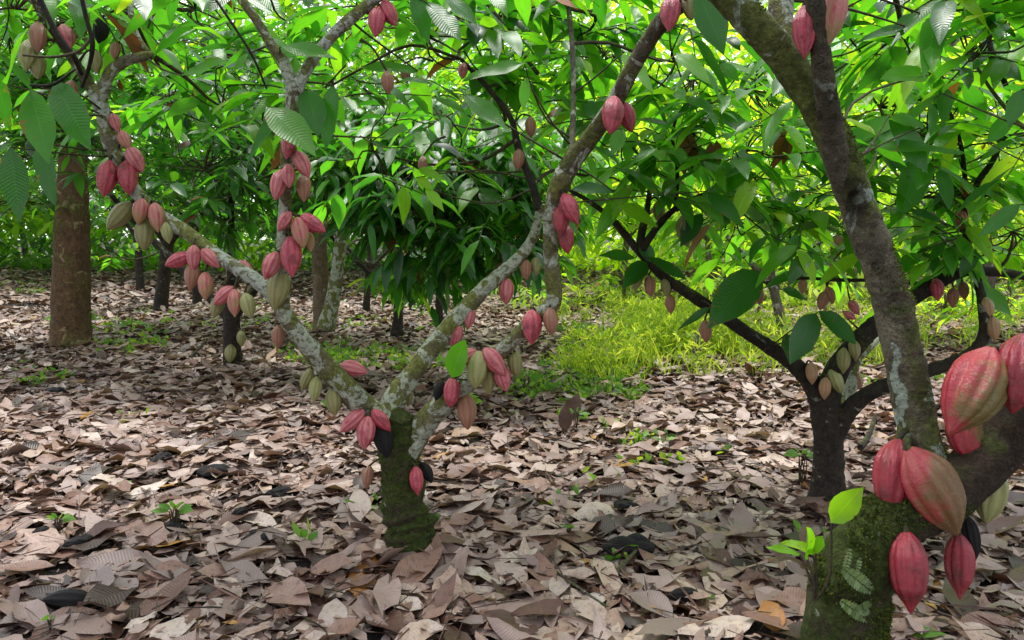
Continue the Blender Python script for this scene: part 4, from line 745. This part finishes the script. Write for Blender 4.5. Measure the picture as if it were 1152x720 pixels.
# ---- upright limb on the left
for a in [('bright pink red pod uppermost on the upright lichen limb', 325, 164, 30, -8, 'R', 1.1), ('pink pod slanting out in the upper cluster of the upright limb', 340, 185, 34, 28, 'P', 1.0), ('small rose pod in the middle of the upper cluster', 325, 198, 26, 4, 'P', 1.4), ('rose pod lowest of the upper cluster on the upright limb', 313, 208, 34, -10, 'P', 1.0), ('olive brown pod beneath the upper cluster on the upright limb', 342, 212, 30, 2, 'B', .5),
          ('short pink pod at the top of the lower cluster on the upright limb', 320, 249, 24, -30, 'P', 1.1), ('pink pod pointing sideways from the lower cluster', 352, 252, 32, 58, 'R', .6), ('pale pink striped pod in the middle of the lower cluster', 338, 262, 34, 14, 'Y', 1.2), ('tan small pod behind the pale pink striped pod', 348, 272, 22, 10, 'T', .5), ('biggest rose red pod at the bottom of the lower cluster', 328, 289, 44, 4, 'R', 1.3), ('pink pod slanting away at the bottom of the lower cluster', 305, 299, 32, -22, 'P', .9),
          ('long olive pod behind the upright limb where it joins', 313, 326, 46, -8, 'O', .3), ('dusty pink pod in the shade beside the limb joint', 313, 379, 26, -4, 'B', -.5)]: pod(*a, TA)
for a in [('outer olive pod of three under the lichen limb', 345, 427, 26, -25, 'O', -.3), ('pale olive pod in the middle of three under the lichen limb', 355, 438, 28, -6, 'G', .2), ('shaded olive pod nearest the trunk of three under the lichen limb', 375, 452, 30, 8, 'O', .3), ('pink pod pointing sideways behind the lichen limb', 398, 415, 30, 75, 'P', -.8),
          ('higher pink pod of the pair under the top limb', 438, 15, 32, 26, 'R', .3), ('lower rose pod of the pair under the top limb', 424, 25, 34, -4, 'R', .7), ('brown pink pod hanging among leaves below the top pair', 436, 93, 24, 4, 'B', -.3), ('dim brown pod next to the brown pink pod among leaves', 456, 83, 20, 6, 'B', -.8)]: pod(*a, TA)
# ---- bent limb on the left, from its outer end down
for a in [('brownish pink pod high on the outer end of the bent limb', 43, 42, 34, 4, 'B', 1.0), ('rose pod half hidden by the dark climbing shoot', 75, 41, 28, 24, 'P', .3), ('straw coloured pod under the brownish pink one at the top', 32, 62, 34, -4, 'G', .7), ('olive ribbed pod beneath the straw coloured one at the top', 42, 74, 30, 6, 'O', .8), ('blackened pod between the top leaves', 113, 34, 30, -4, 'K', 0), ('small brown pink pod above the curved lichen branch', 130, 57, 20, -4, 'B', .3), ('narrow olive pod inside the fork of the bent limb', 108, 70, 26, 4, 'O', .2), ('faded brown pod beside the white lichen fork', 79, 104, 26, -8, 'B', .3), ('small magenta pod just below the white lichen fork', 87, 127, 20, -10, 'R', .4),
          ('uppermost pink pod behind the white barked length', 130, 138, 22, 20, 'P', .3), ('pale pink pod second behind the white barked length', 141, 158, 24, 30, 'Y', .5), ('rose pod slanting out from the white barked length', 153, 180, 32, 32, 'P', .8), ('bright magenta pink pod, outer of the two at the white bark end', 120, 201, 40, -6, 'R', 1.2), ('magenta pink pod, inner of the two at the white bark end', 144, 200, 37, 6, 'R', 1.2),
          ('pink pod tipped with straw, inner of the pair above the olive pods', 158, 238, 28, -6, 'Y', 1.2), ('pink pod tipped with straw, slimmer of the pair above the olive pods', 176, 245, 32, 10, 'Y', 1.1), ('olive pod slanting off toward the shade tree', 134, 243, 38, -38, 'O', .4), ('dull olive pod below the straw tipped pair', 162, 264, 34, 4, 'O', .6), ('small olive pod against the bent limb below the straw tipped pair', 188, 262, 24, 14, 'G', .8),
          ('red pod pointing away toward the shade tree in the fanned trio', 200, 293, 28, -66, 'R', .9), ('pink striped pod in the middle of the fanned trio', 218, 290, 27, 2, 'P', 1.4), ('pink pod pointing outward in the fanned trio', 237, 291, 28, 46, 'P', 1.1), ('brown pink pod hanging below the fanned trio', 216, 311, 32, -4, 'B', .9), ('pink pod with straw furrows below the fanned trio', 231, 322, 30, 4, 'Y', 1.1), ('rosy pod pointing sideways in the lowest bunch of the bent limb', 252, 333, 28, -48, 'P', .9), ('pink and straw pod in the middle of the lowest bunch', 264, 341, 30, 4, 'Y', 1.3), ('pale straw pod at the end of the lowest bunch', 279, 344, 28, 16, 'G', 1.0), ('olive pod under the rosy one in the lowest bunch', 244, 345, 26, -14, 'O', .5), ('dusky pink pod behind the bent limb above the lowest bunch', 277, 303, 24, 40, 'P', -.6)]: pod(*a, TA)
# ---- dark tree
for a in [('tan pod on the dark fork itself', 913, 420, 24, 2, 'T', 1.1), ('tan olive pod below the dark fork', 928, 437, 24, -4, 'T', 1.0), ('rounded olive pod in the crotch of the dark forks', 940, 429, 27, 22, 'G', .5), ('upper olive pod under the rising dark limb', 949, 406, 28, -4, 'O', .5), ('slender olive pod highest under the rising dark limb', 961, 394, 24, 6, 'O', .5), ('pinkish brown pod on the lichen stub in the crotch', 964, 427, 24, 20, 'T', .3),
          ('round red brown pod above the big dark leaf', 926, 338, 22, -20, 'B', 0), ('dull red pod beside the round red brown one above the dark leaf', 934, 332, 20, 20, 'B', .3), ('upper rosy pod against the pale patched limb', 961, 346, 18, 30, 'P', .3), ('lower rosy pod against the pale patched limb', 956, 355, 16, 60, 'P', .4),
          ('red pod first under the level dark limb', 1054, 326, 24, 4, 'R', .8), ('red brown pod second under the level dark limb', 1072, 335, 22, -4, 'B', .4), ('small brown pod third under the level dark limb', 1084, 327, 20, 6, 'B', .2), ('tan pod higher of two on the upturned dark limb', 1110, 348, 26, 6, 'T', .6), ('tan pod lower of two on the upturned dark limb', 1118, 370, 26, 4, 'T', .6),
          ('lone red pod on the upright dark branch', 1080, 248, 25, 4, 'R', .8), ('small red pod higher on the upright dark branch', 1086, 212, 18, 0, 'R', .8),
          ('dark brown pod hanging midway under the long dark branch', 794, 373, 24, 4, 'B', .4), ('olive brown pod outermost under the long dark branch', 717, 314, 26, -12, 'O', .3), ('brown pod beside the outermost one under the long dark branch', 731, 322, 24, 4, 'B', .6), ('olive pod hugging the long dark branch', 749, 324, 20, 10, 'O', .6), ('olive brown pod lower beneath the long dark branch', 754, 342, 22, 4, 'B', .2),
          ('olive pod between the two upward dark branches', 741, 238, 24, 0, 'O', .3), ('big dull olive pod hanging from the branching crotch', 771, 260, 34, 6, 'O', .4)]: pod(*a, TE, toward=.05)
for a in [('small brown pod under the thin level twig', 854, 333, 19, 0, 'B', .2), ('dim tan pod in the shade of the thin level twig', 903, 322, 17, 0, 'T', -.4), ('small pinkish pod above the thin level twig', 938, 304, 18, -8, 'P', -.4)]: pod(*a, TE)
pod('higher small olive pod on the slim dark trunk', 271, 381, 17, 6, 'O', .8, TC); pod('lower small olive pod on the slim dark trunk', 259, 398, 20, -2, 'O', 1.0, TC)

# ---- black pods fallen on the litter
FALL = [np_mesh('fallen_pod', *(lambda v, q, r: (v, [c[::-1] for c in q], [PM['K']], None, {'ridge': r}))(*pod_mesh(50+i, 48, 28, .27, .03*i, .03*i, .03, .04*(i-1), .38))) for i in range(4)]
def fallen(label, x, y, ln, a, half=False):
    g_ = G(x, y); L = ln*depth(g_)/F
    o = bpy.data.objects.new('fallen_pod', random.choice(FALL if 'husk' in label else LO)); COL.objects.link(o)
    ax = Vector((math.cos(R(a)), math.sin(R(a)), random.uniform(-.08, .08))).normalized(); g_.z += .028+L*.08
    q = ax.to_track_quat('Z', 'Y').to_matrix().to_4x4() @ Matrix.Rotation(random.uniform(0, 6), 4, 'Z')
    o.matrix_world = Matrix.Translation(g_+ax*L/2) @ q @ Matrix.Diagonal((L*.95, L*random.uniform(.8, .95), L, 1))
    o.material_slots[0].link = 'OBJECT'; o.material_slots[0].material = PM['K']
    tag(o, label, 'cacao pod', 'black pods fallen on the litter')
for a in [('large black pod lying on the litter at the near picture corner', 76, 671, 56, 4), ('small smooth black pod lying by a tiny green sprout', 769, 675, 38, -4), ('rounded black husk on the litter nearest the mossy trunk', 312, 556, 34, 20), ('black husk lying in front of the rounded one by the mossy trunk', 289, 607, 36, -25), ('black husk between the rounded one and the pointed seedling', 268, 577, 28, 60), ('black husk hidden behind the pale upright dead leaf', 182, 524, 34, 80), ('black husk behind the pointed green seedling', 240, 536, 44, 10), ('black flattened husk under the pointed green seedling', 192, 594, 38, 10), ('black husk beside the low sprig of narrow leaves', 88, 605, 34, 35), ('bluish black husk near the picture edge by the low sprig', 46, 595, 24, 0), ('black husk far back near the litter edge', 62, 440, 28, 6), ('broad black husk lying near the short broken stick', 706, 617, 60, -6), ('dark husk behind the pale leaves in the middle litter', 700, 566, 34, 4), ('dark husk cut by the picture edge below', 425, 618, 20, 40)]: fallen(*a)
